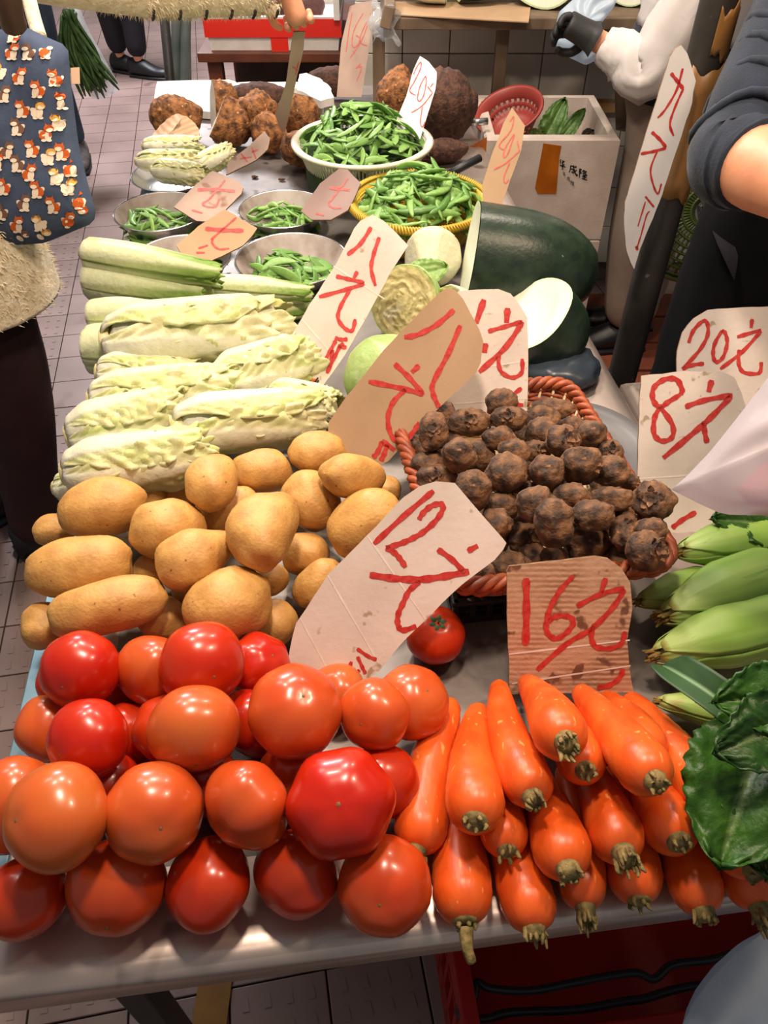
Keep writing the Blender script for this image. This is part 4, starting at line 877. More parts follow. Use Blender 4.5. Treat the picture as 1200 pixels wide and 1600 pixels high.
# ------------------------------------------------------------------ bowls, pods, colanders
def bowl(px, py, R, z, label, dirty=True, hgt=.045):
    c = PZ(px, py, z); t = thing('steel_bowl', (c.x, c.y, TZ+.001), label, 'bowl', 'steel bowls on the stall table')
    b = TZ+.001; o = MB(); o.lathe([(0, b), (R*.62, b), (R*.80, b+hgt*.35), (R*.95, b+hgt*.86), (R, b+hgt), (R*1.02, b+hgt+.001), (R*1.025, b+hgt-.001), (R*1.01, b+hgt+.0015)], (c.x, c.y, 0), 56); o.build('bowl_shell', M['bowl'], t)
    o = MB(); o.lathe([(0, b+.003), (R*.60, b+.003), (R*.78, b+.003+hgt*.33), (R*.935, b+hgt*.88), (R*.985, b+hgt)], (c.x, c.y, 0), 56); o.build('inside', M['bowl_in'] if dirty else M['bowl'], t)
    return Vector((c.x, c.y, b))
def pod_me(k, plump):
    rg = random.Random(k); L = 1.0; W = (.19 if plump else .225)*rg.uniform(.85, 1.1); bend = rg.uniform(-.09, .09); nb = rg.choice((6, 7, 8)); V = []; n = 8; N = 13; tw = rg.uniform(-.5, .5)
    for i in range(N):
        x = i/(N-1); wd = W*math.sin(PI*(.03+.94*x))**.62*(1 if .04 < x < .97 else .25); th = wd*(.50 if plump else .26)*(1+.25*math.sin(2*PI*nb*x*.9))
        for j in range(n):
            a = 2*PI*j/n; y = math.cos(a)*wd*.5; z = math.sin(a)*th*.5; q = tw*(x-.5); V.append(Vector((x-.5, y*math.cos(q)-z*math.sin(q)+bend*math.sin(PI*x)*2, y*math.sin(q)+z*math.cos(q)+.05*math.sin(PI*x+k))))
    F = [(i*n+j, i*n+(j+1) % n, (i+1)*n+(j+1) % n, (i+1)*n+j) for i in range(N-1) for j in range(n)] + [tuple(range(n-1, -1, -1)), tuple((N-1)*n+j for j in range(n))]
    b0 = len(V); s0 = Vector((-.5, bend*.1, .0)); V += [s0+Vector((0, .012, 0)), s0+Vector((0, -.012, .01)), s0+Vector((-.07, .01, .012)), s0+Vector((-.02, .05, .01)), s0+Vector((-.02, -.05, .01))]
    F += [(b0, b0+1, b0+2), (b0, b0+3, b0+1), (b0, b0+1, b0+4)]
    return mdata('pea_pod', V, F, M['pod'])
PODF = [pod_me(k, False) for k in range(5)]; PODP = [pod_me(k+20, True) for k in range(5)]
def pods(c, R, z0, H, n, L, meshes, label, group, name='snow_pea', sx=1.0, seed=1, dark=0, spill=0.0):
    rg = random.Random(seed)
    for i in range(n):
        fr = i/n; r = R*math.sqrt(rg.random())*(1 if fr > .3 else .9); a = rg.uniform(0, 2*PI); zz = z0+(H*(1-(r/R)**2))*(.45+.55*min(1, fr*1.25))+rg.uniform(-.004, .006)
        yaw = rg.gauss(0, .8)+(PI if rg.random() < .5 else 0)+.25; tilt = rg.gauss(0, .16); roll = rg.uniform(-.9, .9)
        o = put(name, meshes[rg.randrange(5)], (c.x+r*math.cos(a)*sx, c.y+r*math.sin(a), zz), None, None, L*rg.uniform(.8, 1.15))
        sl = -2*H*r/R/R*.7; nrm = Vector((-sl*math.cos(a), -sl*math.sin(a), 1)).normalized(); q = nrm.to_track_quat('Z', 'Y') @ Quaternion((0, 0, 1), yaw) @ Quaternion((0, 1, 0), tilt) @ Quaternion((1, 0, 0), roll)
        o.rotation_mode = 'QUATERNION'; o.rotation_quaternion = q; o['tint'] = max(0, min(1, rg.gauss(.5-dark, .25))); tag(o, label, 'pea pod', group)
def slotted(name, px, py, R, z, label, mt, nb, hgt, lip=.012, weave=False):
    c = PZ(px, py, z); b = TZ+.001; t = thing(name, (c.x, c.y, b), label, 'basket'); top = b+hgt
    prof = lambda q: R*(.66+.30*q**.7)
    m = MB(); m.lathe([(R*.955, top-.016), (R*.965, top-.004), (R+lip*.5, top), (R+lip, top-.004), (R+lip*.9, top-.010), (R+lip*.3, top-.006), (R*.985, top-.016)], (c.x, c.y, 0), 64)
    if weave:
        for k in range(150):
            a = 2*PI*k/150; d = Vector((math.cos(a), math.sin(a), 0)); s = Vector((-d.y, d.x, 0)); m.tube([c*1+d*(R-.002)-s*.004+Vector((0, 0, top-z+.002)), c+d*(R+lip*.6)+Vector((0, 0, top-z+.004)), c+d*(R+lip*1.15)+s*.004+Vector((0, 0, top-z-.006))], .0028, 4)
    m.build('rim', mt, t)
    m = MB()
    for k in range(nb):
        a = 2*PI*k/nb; d = Vector((math.cos(a), math.sin(a), 0)); m.tube([Vector((c.x, c.y, b+.006+(hgt-.018)*q))+d*prof(q) for q in (0, .25, .5, .75, 1)], .0030 if not weave else .0042*(1 if k % 4 == 0 else .55), 5)
    rings = (0, .5, 1) if not weave else [i/16 for i in range(17)]
    for q in rings: m.tube([Vector((c.x, c.y, b+.006+(hgt-.018)*q))+Vector((math.cos(a), math.sin(a), 0))*(prof(q)-.001) for a in np.linspace(0, 2*PI, 65)[:-1]], .0032 if not weave else .0022, 5, True)
    tag(m.build('slotted_wall', mt, t), kind='stuff')
    m = MB(); m.lathe([(0, b), (R*.66, b), (R*.68, b+.007), (R*.64, b+.009), (0, b+.006)], (c.x, c.y, 0), 48); m.build('bottom', mt, t)
    if not weave:
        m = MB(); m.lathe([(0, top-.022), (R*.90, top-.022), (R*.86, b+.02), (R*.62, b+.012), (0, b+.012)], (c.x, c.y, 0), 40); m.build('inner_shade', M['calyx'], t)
    return Vector((c.x, c.y, top))
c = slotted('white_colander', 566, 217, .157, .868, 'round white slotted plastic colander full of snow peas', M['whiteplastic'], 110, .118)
pods(c, .142, c.z-.015, .085, 150, .082, PODF, 'flat snow pea pod heaped in the white slotted colander', 'snow peas in the white colander', seed=3)
c = slotted('yellow_basket', 656, 312, .143, .842, 'round yellow woven plastic basket full of sugar snap peas', M['yellowplastic'], 96, .092, .011, True)
pods(c, .132, c.z-.020, .080, 135, .088, PODP, 'plump sugar snap pod heaped in the yellow woven basket', 'sugar snaps in the yellow basket', 'sugar_snap_pea', seed=4)
b = bowl(250, 330, .100, .795, 'steel bowl of sugar snaps on the aisle side under the dull price card'); pods(b+Vector((-.010, -.012, 0)), .070, b.z+.012, .038, 40, .075, PODP, 'sugar snap pod in the steel bowl on the aisle side', 'sugar snaps in the aisle side bowl', 'sugar_snap_pea', 1.1, 5)
b = bowl(442, 326, .098, .795, 'steel bowl of sugar snaps in front of the white colander'); pods(b+Vector((-.012, -.010, 0)), .068, b.z+.012, .036, 40, .075, PODP, 'sugar snap pod in the steel bowl before the white colander', 'sugar snaps in the bowl before the colander', 'sugar_snap_pea', 1.1, 6)
b = bowl(285, 402, .098, .795, 'steel bowl of snow peas half hidden behind the tall stalk cabbages'); pods(b+Vector((-.006, .004, 0)), .066, b.z+.014, .034, 28, .07, PODF, 'dull snow pea pod in the half hidden steel bowl', 'snow peas in the half hidden bowl', seed=7, dark=.2)
b = bowl(455, 404, .112, .795, 'wide steel bowl of snow peas beside the white 8-yuan card'); pods(b+Vector((-.012, -.016, 0)), .080, b.z+.012, .040, 44, .078, PODF, 'flat snow pea pod in the wide steel bowl', 'snow peas in the wide steel bowl', seed=8, dark=.08)
b = bowl(272, 272, .102, .785, 'shallow steel dish holding small napa hearts at the aisle edge', False, .034)
for (bx, by, tx, ty, hw, zz, lab) in ((226, 228, 312, 226, 13, .800, 'small napa heart at the back of the dish, against the pink cut root'), (216, 252, 312, 250, 15, .812, 'small napa heart lying across the middle of the dish'), (242, 266, 318, 274, 17, .815, 'small napa heart nearest the front of the dish'), (312, 262, 352, 240, 17, .805, 'short napa heart with its white butt turned to the front')):
    A = PZ(bx, by, zz); B = PZ(tx, ty, zz+.004); s = It('napa', A, B, .02, .02, 1, label=lab, R=hw*depth(A)/FPX, seed=bx); cabbage(s)
# ------------------------------------------------------------------ cut taros and roots at the back of the table
def cutlump(name, px, py, zc, size, rot, seed, label, mt, cuts=(), amp=.16, cat='taro', group='big cut taros at the back', yoff=0, dig=.0):
    p = PZ(px, py, zc); bm = bmesh.new(); bmesh.ops.create_icosphere(bm, subdivisions=4, radius=1); R = Matrix.Rotation(rot[2], 3, 'Z') @ Matrix.Rotation(rot[1], 3, 'Y') @ Matrix.Rotation(rot[0], 3, 'X')
    for v in bm.verts:
        q = v.co.copy(); k = 1+amp*nz(q, 1.3, seed)+.05*nz(q, 5, seed+2)+.035*math.sin(q.x*22+3*nz(q, 2, seed)); v.co = R @ Vector((q.x*size[0]*k, q.y*size[1]*k, q.z*size[2]*k))
    caps = []
    for (n_, dd) in cuts:
        n_ = Vector(n_).normalized(); g = bm.verts[:]+bm.edges[:]+bm.faces[:]; r = bmesh.ops.bisect_plane(bm, geom=g, plane_co=n_*dd, plane_no=n_, clear_outer=True)
        ed = [e for e in r['geom_cut'] if isinstance(e, bmesh.types.BMEdge)]
        if ed:
            f = bmesh.ops.contextual_create(bm, geom=ed).get('faces', []); caps += [([v.co.copy() for v in q.verts], n_) for q in f]
            bmesh.ops.delete(bm, geom=f, context='FACES_ONLY')
    zmin = min(v.co.z for v in bm.verts); zl = TZ+.003-dig
    bm.verts.index_update(); lift = max(0, zl-(p.z+zmin)); p = p+Vector((0, yoff, lift))
    V = [v.co+p for v in bm.verts]; F = [tuple(v.index for v in f.verts) for f in bm.faces]; bm.free()
    t = thing(name, (p.x, p.y, p.z+zmin), label, cat, group); build('bark', V, F, mt, t)
    for cv, n_ in caps: build('cut_face', [v+p+n_*.0004 for v in cv], [tuple(range(len(cv)))] if (cv[1]-cv[0]).cross(cv[2]-cv[1]).dot(n_) >= 0 else [tuple(range(len(cv)-1, -1, -1))], M['flesh'] if cat == 'taro' else M['pinkflesh'], t, smooth=False)
    return t
cutlump('cut_taro', 276, 190, .80, (.070, .055, .058), (0, .1, .1), 3, 'big barky cut taro at the aisle corner of the table', M['bigtaro'], [((0, .8, .6), .03)])
cutlump('cut_taro', 342, 172, .83, (.052, .055, .075), (.2, .3, 0), 5, 'upright cut taro with a grey-white side face turned left', M['bigtaro'], [((-.9, -.3, .1), .015)])
cutlump('cut_taro', 360, 200, .80, (.070, .055, .058), (0, .2, .5), 7, 'brown cut taro with a white slanting cut edge, in front of the upright one', M['bigtaro'], [((-.85, -.05, .5), .035)])
cutlump('cut_taro', 402, 180, .825, (.055, .05, .065), (.2, 0, 0), 9, 'knobbly brown taro lump between the cut taros and the wooden price stick', M['bigtaro'], amp=.3)
cutlump('cut_taro', 420, 212, .795, (.045, .06, .048), (0, 0, .6), 11, 'curved brown taro piece below the wooden price stick', M['bigtaro'], amp=.2)
cutlump('cut_taro', 470, 188, .82, (.05, .05, .07), (.1, -.2, 0), 13, 'tall cracked brown taro just left of the white colander', M['bigtaro'], [((.2, .3, .9), .055)])
cutlump('cut_taro', 474, 240, .79, (.055, .045, .045), (0, .2, .2), 15, 'squat cracked brown taro at the foot of the white colander', M['bigtaro'], amp=.12)
cutlump('cut_root', 272, 208, .80, (.065, .04, .042), (0, -.15, .2), 17, 'wedge of pinkish cut root behind the dish of napa hearts', M['pinkflesh'], [((-.5, -.3, .8), .022), ((.6, -.5, .5), .03)], cat='root', group=None)
cutlump('dark_taro', 402, 146, .80, (.085, .04, .030), (0, 0, .05), 19, 'long dark barky taro lying between the white foam pieces', M['darktaro'], amp=.1)
cutlump('dark_taro', 522, 128, .80, (.085, .04, .040), (0, 0, .0), 21, 'dark barky taro behind the round foam piece at the far end', M['darktaro'], amp=.1)
cutlump('dark_taro', 690, 168, .85, (.088, .085, .095), (.1, .1, 0), 23, 'huge hairy dark brown taro right of the 20-yuan card by the wall', M['darktaro'], amp=.12)
cutlump('dark_taro', 620, 146, .84, (.055, .06, .068), (.1, .5, 0), 25, 'brown taro with pale knobs left of the 20-yuan card', M['bigtaro'], [((-.95, -.2, .1), .065)], amp=.2)
cutlump('dark_taro', 690, 236, .785, (.07, .03, .028), (0, 0, .3), 27, 'low dark taro piece in the shade below the huge hairy taro', M['darktaro'], amp=.2)
def slab(name, P, z, th, label, n=28, seed=1, tilt=0.0):
    W = [PZ(px, py, z+tilt*(150-py)/30) for px, py in P]; Q = []
    for i in range(len(W)):
        a = W[i]; b = W[(i+1) % len(W)]
        for k in range(5): p = lerp(a, b, k/5); Q.append(p+Vector((nz(p, 40, seed), nz(p, 40, seed+1), 0))*.006)
    return sheet(name, Q, th, M['foam'], label, 'foam', nrm=Vector((0, 0, 1)), group=None)
slab('foam_slab', [(240, 165), (245, 127), (360, 124), (378, 132), (372, 150), (330, 175)], TZ+.024, .02, 'broken white foam sheet at the aisle corner behind the taros')
slab('foam_slab', [(352, 170), (362, 146), (470, 152), (505, 165), (480, 185), (380, 182)], TZ+.0245, .02, 'white foam sheet lying under the dark taro and price stick', seed=3)
slab('foam_slab', [(362, 134), (372, 128), (470, 128), (470, 138), (400, 140)], TZ+.050, .018, 'narrow white foam strip at the far end of the table', seed=5)
slab('foam_slab', [(466, 140), (468, 116), (480, 114), (500, 122), (515, 136), (522, 152), (500, 158)], TZ+.085, .02, 'round-cut piece of white foam before the far 16-yuan card', seed=7)
# ------------------------------------------------------------------ round cabbages, melons beside them
def headcab(px, py, z, R, label, cut=None, seed=1, white=False):
    c = PZ(px, py, z); t = thing('round_cabbage', (c.x, c.y, c.z-R), label, 'cabbage', 'round cabbages behind the brown price card'); cn = Vector(cut).normalized() if cut else None
    G1 = srgb(196, 216, 150) if not white else srgb(238, 232, 206); G2 = srgb(158, 194, 108) if not white else srgb(226, 220, 190)
    def clampc(p):
        if cn is not None:
            h = (p-c).dot(cn)
            if h > 0: p = p-cn*h
        elif white:
            for pn in (Vector((-.35, -.55, .75)).normalized(), Vector((.55, -.6, .55)).normalized(), Vector((-.8, -.3, .2)).normalized()):
                h = (p-c).dot(pn)-R*.74
                if h > 0: p = p-pn*h*.9
        return p
    for l in range(4):
        ax = Vector((math.cos(l*2.1+seed), math.sin(l*2.1+seed)*.8-.3, .5+.4*math.sin(l*3))).normalized(); s = ax.orthogonal().normalized(); u = ax.cross(s); rr = R*(.93+.025*l)
        def f(x, v):
            th = x*1.75; ph = 2*PI*v; rg = rr*(1+.03*nz((math.cos(ph)*x*3, math.sin(ph)*x*3, l), 1.5, seed)+.03*sst(.8, 1, x)*nz((ph*3, l, x), 2, seed))
            vein = (1-sst(.02, .16, abs(math.sin(ph*3.5+.6*x))*(.3+x)))*.8
            p = c + (ax*math.cos(th)+(s*math.cos(ph)+u*math.sin(ph))*math.sin(th))*(rg+R*.012*vein)
            return (clampc(p), mixc(mixc(G1, G2, .5+.5*nz(p, 18, seed)), srgb(220, 232, 190), vein*.8))
        V, F, K = grid(12, 40, f, True); build('leaf', V, F, M['cabbage'], t, col=K)
    if cn is not None:
        s = cn.orthogonal().normalized(); u = cn.cross(s)
        def f(x, v):
            ph = 2*PI*v; r = x*R*.97; p = c + (s*math.cos(ph)+u*math.sin(ph))*r + cn*(.0050+.0026*math.sin(x*26+9*nz((math.cos(ph)*x*3, math.sin(ph)*x*3, 0), 1.3, seed))*(x > .25))
            k = mixc(srgb(238, 226, 170), srgb(206, 186, 116), sst(-.2, .7, nz((math.cos(ph)*x*12, math.sin(ph)*x*12, 1), 1.4, seed)*1.3+.25*math.sin(x*26+9*nz((math.cos(ph)*x*3, math.sin(ph)*x*3, 0), 1.3, seed))))
            if abs(math.cos(ph)) > .93 and x < .7 and math.cos(ph) > 0: k = srgb(240, 228, 190)
            return (p, mixc(k, srgb(206, 222, 140), sst(.9, 1, x)))
        V, F, K = grid(22, 48, f, True); build('cut_face', V, F, M['cabbage'], t, col=K)
    return t
headcab(606, 592, .82, .070, 'whole green cabbage half hidden by the brown price card', None, 2)
headcab(632, 474, .825, .068, 'halved cabbage showing its layered yellow cut face', (-.45, -.75, .45), 5)
headcab(700, 500, .81, .060, 'cabbage wedge with a pale cut side touching the brown price card', (-.8, -.5, .3), 7, True)
hc = headcab(676, 402, .815, .058, 'white trimmed cabbage with one green leaf below the yellow basket', None, 9, True)
q_ = PZ(640, 432, .862); greenleaf(hc, q_, PZ(705, 412, .872)-q_, (0, -.6, .8), .075, .026, 23, (srgb(150, 188, 104), srgb(176, 206, 132)))
c = PZ(734, 402, .858); melon_half('winter_melon', c, Vector((.94, -.06, -.12)), .245, .100, 'large dark winter melon half lying beside the yellow basket')
c = PZ(832, 492, .842); melon_half('winter_melon', c, Vector((.52, .10, -.62)), .120, .076, 'smaller winter melon piece, white cut face up, by the wicker basket')
c = PZ(880, 575, TZ+.02); V, F = blob(31, 3, .25, 2.0, (1.4, 1.0, .55)); V = [Vector((v.x*.045, v.y*.06, max(v.z*.05, -.018))) + c for v in V]; tag(build('plastic_bag', V, F, M['greybag']), 'crumpled grey-blue plastic bag under the winter melon piece', 'bag')
# ------------------------------------------------------------------ wicker basket on a black crate
RC = [Vector((.076, .568, 0)), Vector((.347, .606, 0)), Vector((.278, .968, 0)), Vector((.006, .930, 0))]
def rrect(ins, z, rad=.035, n=6):
    cen = sum(RC, Vector())/4; ex = (RC[1]-RC[0]).normalized(); ey = (RC[3]-RC[0]).normalized(); hx = (RC[1]-RC[0]).length/2-ins; hy = (RC[3]-RC[0]).length/2-ins; P = []
    for (sx, sy, a0) in ((-1, -1, PI), (1, -1, 1.5*PI), (1, 1, 0), (-1, 1, .5*PI)):
        for k in range(n+1):
            a = a0+PI/2*k/n; P.append(cen + ex*(sx*(hx-rad)+rad*math.cos(a)) + ey*(sy*(hy-rad)+rad*math.sin(a)) + Vector((0, 0, z)))
    return P
def resample(P, n):
    P = P+[P[0]]; L = [0]
    for i in range(1, len(P)): L.append(L[-1]+(P[i]-P[i-1]).length)
    out = []; j = 0
    for k in range(n):
        s = L[-1]*k/n
        while L[j+1] < s: j += 1
        out.append(lerp(P[j], P[j+1], (s-L[j])/(L[j+1]-L[j])))
    return out
wk = thing('wicker_basket', (sum(RC, Vector())/4)+Vector((0, 0, .795)), 'rectangular brown wicker basket heaped with small taros', 'basket')
NS = 60
for (mt, q0, q1, nm) in (('wickerpale', 0, 6, 'pale_weave'), ('wicker', 6, 10, 'brown_weave')):
    m = MB()
    for l in range(q0, q1):
        q = l/9; P = resample(rrect(.030*(1-q)+.004, .800+.052*q), NS*2); cen = sum(P, Vector())/len(P)
        m.tube([p + (p-cen).normalized()*.0022*(1 if (i//2+l) % 2 else -1)*(i % 2 == 0) for i, p in enumerate(P)], .0030 if mt == 'wickerpale' else .0036, 5, True)
    tag(m.build(nm, M[mt], wk), kind='stuff')
m = MB(); lo = resample(rrect(.032, .797), NS); hi = resample(rrect(.004, .858), NS)
for a, b in zip(lo, hi): m.tube([a, b], .0022, 5)
tag(m.build('stakes', M['wickerpale'], wk), kind='stuff')
P = resample(rrect(.0, .860), 240); cen = sum(P, Vector())/len(P)
for k in range(3):
    m = MB(); m.tube([p + (p-cen).normalized()*.0065*math.cos(i*2*PI/9+2*PI*k/3) + Vector((0, 0, .0055*math.sin(i*2*PI/9+2*PI*k/3))) for i, p in enumerate(P)], .0052, 6, True); m.build('rim_braid', M['wicker'], wk)
for k in range(2):
    m = MB(); P2 = resample(rrect(-.001, .849), 240); m.tube([p + (p-cen).normalized()*.0035*math.cos(i*2*PI/8+PI*k) + Vector((0, 0, .0035*math.sin(i*2*PI/8+PI*k))) for i, p in enumerate(P2)], .004, 6, True); m.build('lower_braid', M['wicker'], wk)
P = rrect(.030, .7965); build('bottom', P, [tuple(range(len(P)))], M['wickerpale'], wk, smooth=False)
cn_ = sum(RC, Vector())/4; crate('black_crate', (cn_.x, cn_.y, TZ+.001), (.215, .31, .043), RT, M['blackplastic'], 'low black slotted crate holding up the wicker basket', 'crate', 10, .006)
# ------------------------------------------------------------------ red colander and leaves in the foam box, knives
rc = PY(796, 178, 2.36); Rr = Matrix.Rotation(-.35, 3, 'Y') @ Matrix.Rotation(.30, 3, 'X'); t = thing('red_colander', (rc.x, rc.y, rc.z-.05), 'tilted reddish perforated plastic colander on the foam box', 'colander')
n = 60; prof = [(.0, -.055), (.03, -.055), (.05, -.052), (.06, -.045), (.066, -.038), (.070, -.031), (.075, -.022), (.079, -.014), (.084, -.004), (.09, .012), (.096, .014), (.097, .010)]
V, F = lathe(prof, n); V = [rc + Rr @ v for v in V]; F = [f for i, f in enumerate(F) if not ((i//n) in (4, 6) and (i % n) % 2 == 0)]
solid(build('colander_bowl', V, F, M['redplastic'], t), .002)
kn = PY(745, 192, 2.25); m = MB(); m.tube([kn+Vector((-.03, 0, 0)), kn+Vector((.03, .005, .002))], .0095, 12); t = thing('steel_knife', kn+Vector((0, 0, -.01)), 'kitchen knife with a shiny steel handle by the red colander', 'knife'); m.build('handle', M['bowl'], t)
m = MB(); m.box(kn+Vector((-.11, 0, 0)), (.16, .002, .04)); m.build('blade', M['steel'], t, smooth=False)
kn = PZ(722, 262, .80); t = thing('black_knife', (kn.x, kn.y, TZ), 'knife with a black handle behind the yellow basket', 'knife')
m = MB(); m.tube([kn+Vector((.045, .03, .012)), kn+Vector((-.03, -.02, -.006))], .0095, 10); m.build('handle', M['blackplastic'], t)
m = MB(); m.box(kn+Vector((-.09, -.06, -.02)), (.15, .002, .035), Matrix.Rotation(.59, 3, 'Z')); m.build('blade', M['steel'], t, smooth=False)
def boxleaf(px, py, y, dpx, dpy, L, W, seed, label, pal=(srgb(70, 108, 44), srgb(104, 142, 66))):
    c = PY(px, py, y); e = PY(dpx, dpy, y+.05); t = thing('loose_leaf', c, label, 'leaf', 'loose leaves in the foam box'); greenleaf(t, c, e-c, (0, -.8, .6), L, W, seed, pal)
boxleaf(872, 222, 2.34, 912, 172, .12, .022, 31, 'bright pointed green leaf standing in the foam box')
boxleaf(850, 220, 2.42, 880, 160, .13, .036, 33, 'broad dull green leaf behind the pointed one in the foam box')
boxleaf(822, 215, 2.32, 850, 205, .08, .02, 35, 'small yellow-green leaf in the foam box beside the red colander', (srgb(130, 156, 80), srgb(160, 180, 110)))
boxleaf(770, 190, 2.44, 752, 155, .07, .016, 37, 'green sprig standing behind the red colander')
boxleaf(915, 218, 2.35, 936, 196, .05, .022, 39, 'dark purplish leaf at the right end of the foam box', (srgb(50, 34, 34), srgb(70, 46, 44)))
# small litter on the steel
for k, (px, py) in enumerate(((398, 276), (440, 280), (505, 640), (516, 646), (520, 632), (510, 628))):
    p = PZ(px, py, TZ+.004); V, F = blob(k+50, 1, .4, 2, (1.4, .8, .5)); tag(put('leaf_scrap', mdata('leaf_scrap', V, F, M['bigtaro'] if k < 2 else M['cabbagecut'], smooth=False), p, scale=.007 if k < 2 else .009), 'brown bark crumb on the bare steel near the back bowl' if k < 2 else 'pale cabbage scrap on the bare steel beside the brown price card', 'scrap', 'bark crumbs' if k < 2 else 'cabbage scraps')
# ------------------------------------------------------------------ price cards: one flat cardboard each, red pen strokes on it
def card(label, mt, anchor, nrm, outline, lines, wd=.0062, th=.0035, creases=(), red='red', name='price_card', extra=None, edge=True):
    n = Vector(nrm).normalized(); px, py, d = anchor; A = PD(px, py, d); E = Vector((0, 0, CAMZ))
    def surf(x, y):
        r = ray(x, y); return E + r*((A-E).dot(n)/r.dot(n)), n
    P = [surf(x, y)[0] for x, y in outline]
    t = thing(name, min(P, key=lambda p: p.z), label, 'price card', 'cardboard price cards')
    nn = (P[1]-P[0]).cross(P[2]-P[0])
    area = sum((P[i].cross(P[(i+1) % len(P)]) for i in range(len(P))), Vector())
    if area.dot(n) < 0: P = P[::-1]
    Q = []
    for i in range(len(P)):                                   # slightly worn outline
        a, b = P[i], P[(i+1) % len(P)]; L = (b-a).length; k = max(1, int(L/.012))
        for j in range(k): q = lerp(a, b, j/k); e = (b-a).normalized().cross(n); Q.append(q+e*(.0009*nz(q, 60, 2)))
    sheet('cardboard', Q, th, [M[mt], M['fluting']], parent=t, nrm=n)
    if creases:
        m = strokes_on(surf, [[c[0], c[1]] for c in creases], .0022, .0003); m.build('crease', M['crease'], t, smooth=False)
    def bb(l): q = l if hasattr(l[0], '__len__') else l[1:]; xs = [a for a, b in q]; ys = [b for a, b in q]; return [min(xs)-5, min(ys)-5, max(xs)+5, max(ys)+5]
    groups = []                                               # pen strokes that touch form one character
    for l in lines:
        B = bb(l); hit = [g for g in groups if any(b[0] < B[2] and B[0] < b[2] and b[1] < B[3] and B[1] < b[3] for b in map(bb, g))]
        groups = [g for g in groups if g not in hit] + [[l]+[q for g in hit for q in g]]
    for g in groups: m = strokes_on(surf, g, wd, .0006); m.build('lettering', M[red], t, smooth=False)
    if extra: extra(t, surf)
    return t
def sc(L, k, ox, oy): return [([l[0]] if not hasattr(l[0], '__len__') else []) + [(ox+x/k, oy+y/k) for x, y in (l if hasattr(l[0], '__len__') else l[1:])] for l in L]
def so(P, k, ox, oy): return [(ox+x/k, oy+y/k) for x, y in P]
# 12 yuan
k = (3.158, 440, 720)
card('dirty white price card marked 12 yuan, stuck between potatoes, tomatoes and wicker basket', 'card', (512, 1025, .885), (-.06, -.76, .64),
     so([(760, 100), (855, 110), (960, 235), (1095, 385), (1110, 405), (1095, 440), (1050, 490), (880, 620), (710, 785), (620, 870), (480, 1040), (430, 1075), (300, 1080), (120, 1060), (30, 1000), (40, 930), (70, 800), (120, 730), (230, 560), (420, 370), (600, 180), (680, 125)], *k),
     sc([[(750, 148), (600, 275), (455, 410)], [(678, 290), (700, 255), (740, 222), (785, 212), (796, 235), (765, 290), (700, 350), (640, 385), (580, 410), (515, 428)], [(515, 428), (560, 455), (590, 490), (612, 525)], [(918, 445), (968, 418)], [(770, 435), (845, 490), (905, 555)],
         [.0078, (925, 545), (800, 570), (680, 585), (560, 580), (435, 562)], [(660, 590), (672, 602), (630, 640), (600, 700), (575, 760), (575, 810), (600, 835), (665, 815)], [.004, (372, 925), (430, 965), (470, 980)], [.004, (375, 965), (400, 1020), (415, 1050)], [.004, (345, 990), (325, 1045)], [.004, (385, 1030), (355, 1065)]], *k),
     creases=[so(c, *k) for c in ([(425, 372), (710, 782)], [(228, 565), (480, 1000)], [(92, 775), (230, 1035)])])
# 16 yuan, stained
k = (2.667, 800, 750)
card('brown stained corrugated price card marked 16 yuan, behind the carrots', 'carddirty', (890, 1085, .893), (0, -.85, .53),
     [(792, 893), (796, 885), (855, 878), (930, 870), (950, 873), (972, 888), (985, 910), (988, 950), (980, 1000), (983, 1040), (990, 1082), (797, 1085), (795, 1030), (792, 960)],
     sc([[.008, (58, 408), (60, 550), (56, 688)], [(255, 398), (200, 460), (160, 530), (142, 600), (150, 640), (185, 660), (230, 632), (255, 595), (240, 570), (190, 565), (150, 590)], [(390, 408), (370, 470)], [(270, 525), (370, 475), (468, 450)], [(468, 455), (420, 530), (330, 620), (230, 680), (105, 790)],
         [(345, 600), (330, 645), (345, 690), (400, 702), (455, 680), (470, 630)], [(355, 865), (410, 852), (450, 820), (462, 785)]], *k),
     creases=[[(795, 1022), (984, 1000)], [(800, 1068), (985, 1040)]], th=.004)
# 8 yuan
k = (3.2, 850, 350)
card('white corrugated price card marked 8 yuan, between wicker basket and white plastic bag', 'card', (1065, 815, 1.10), (.0, -.80, .60),
     [(1002, 587), (1069, 580), (1128, 580), (1147, 590), (1158, 612), (1185, 700), (1205, 845), (1052, 850), (1030, 800), (996, 745), (998, 660)],
     sc([[(682, 852), (690, 830), (662, 778), (600, 778), (548, 820), (545, 880), (580, 915), (620, 890), (682, 852)], [(580, 915), (552, 970), (550, 1050), (590, 1085), (640, 1065), (640, 1000), (580, 915)], [.008, (838, 780), (822, 840)], [(705, 915), (800, 882), (942, 855)], [.008, (935, 862), (830, 970), (740, 1050), (595, 1170)], [(800, 985), (803, 1040), (815, 1095)],
         [(640, 1520), (690, 1480), (760, 1440)], [(875, 1440), (905, 1480)]], *k), wd=.0072, creases=[[(998, 748), (1190, 735)]])
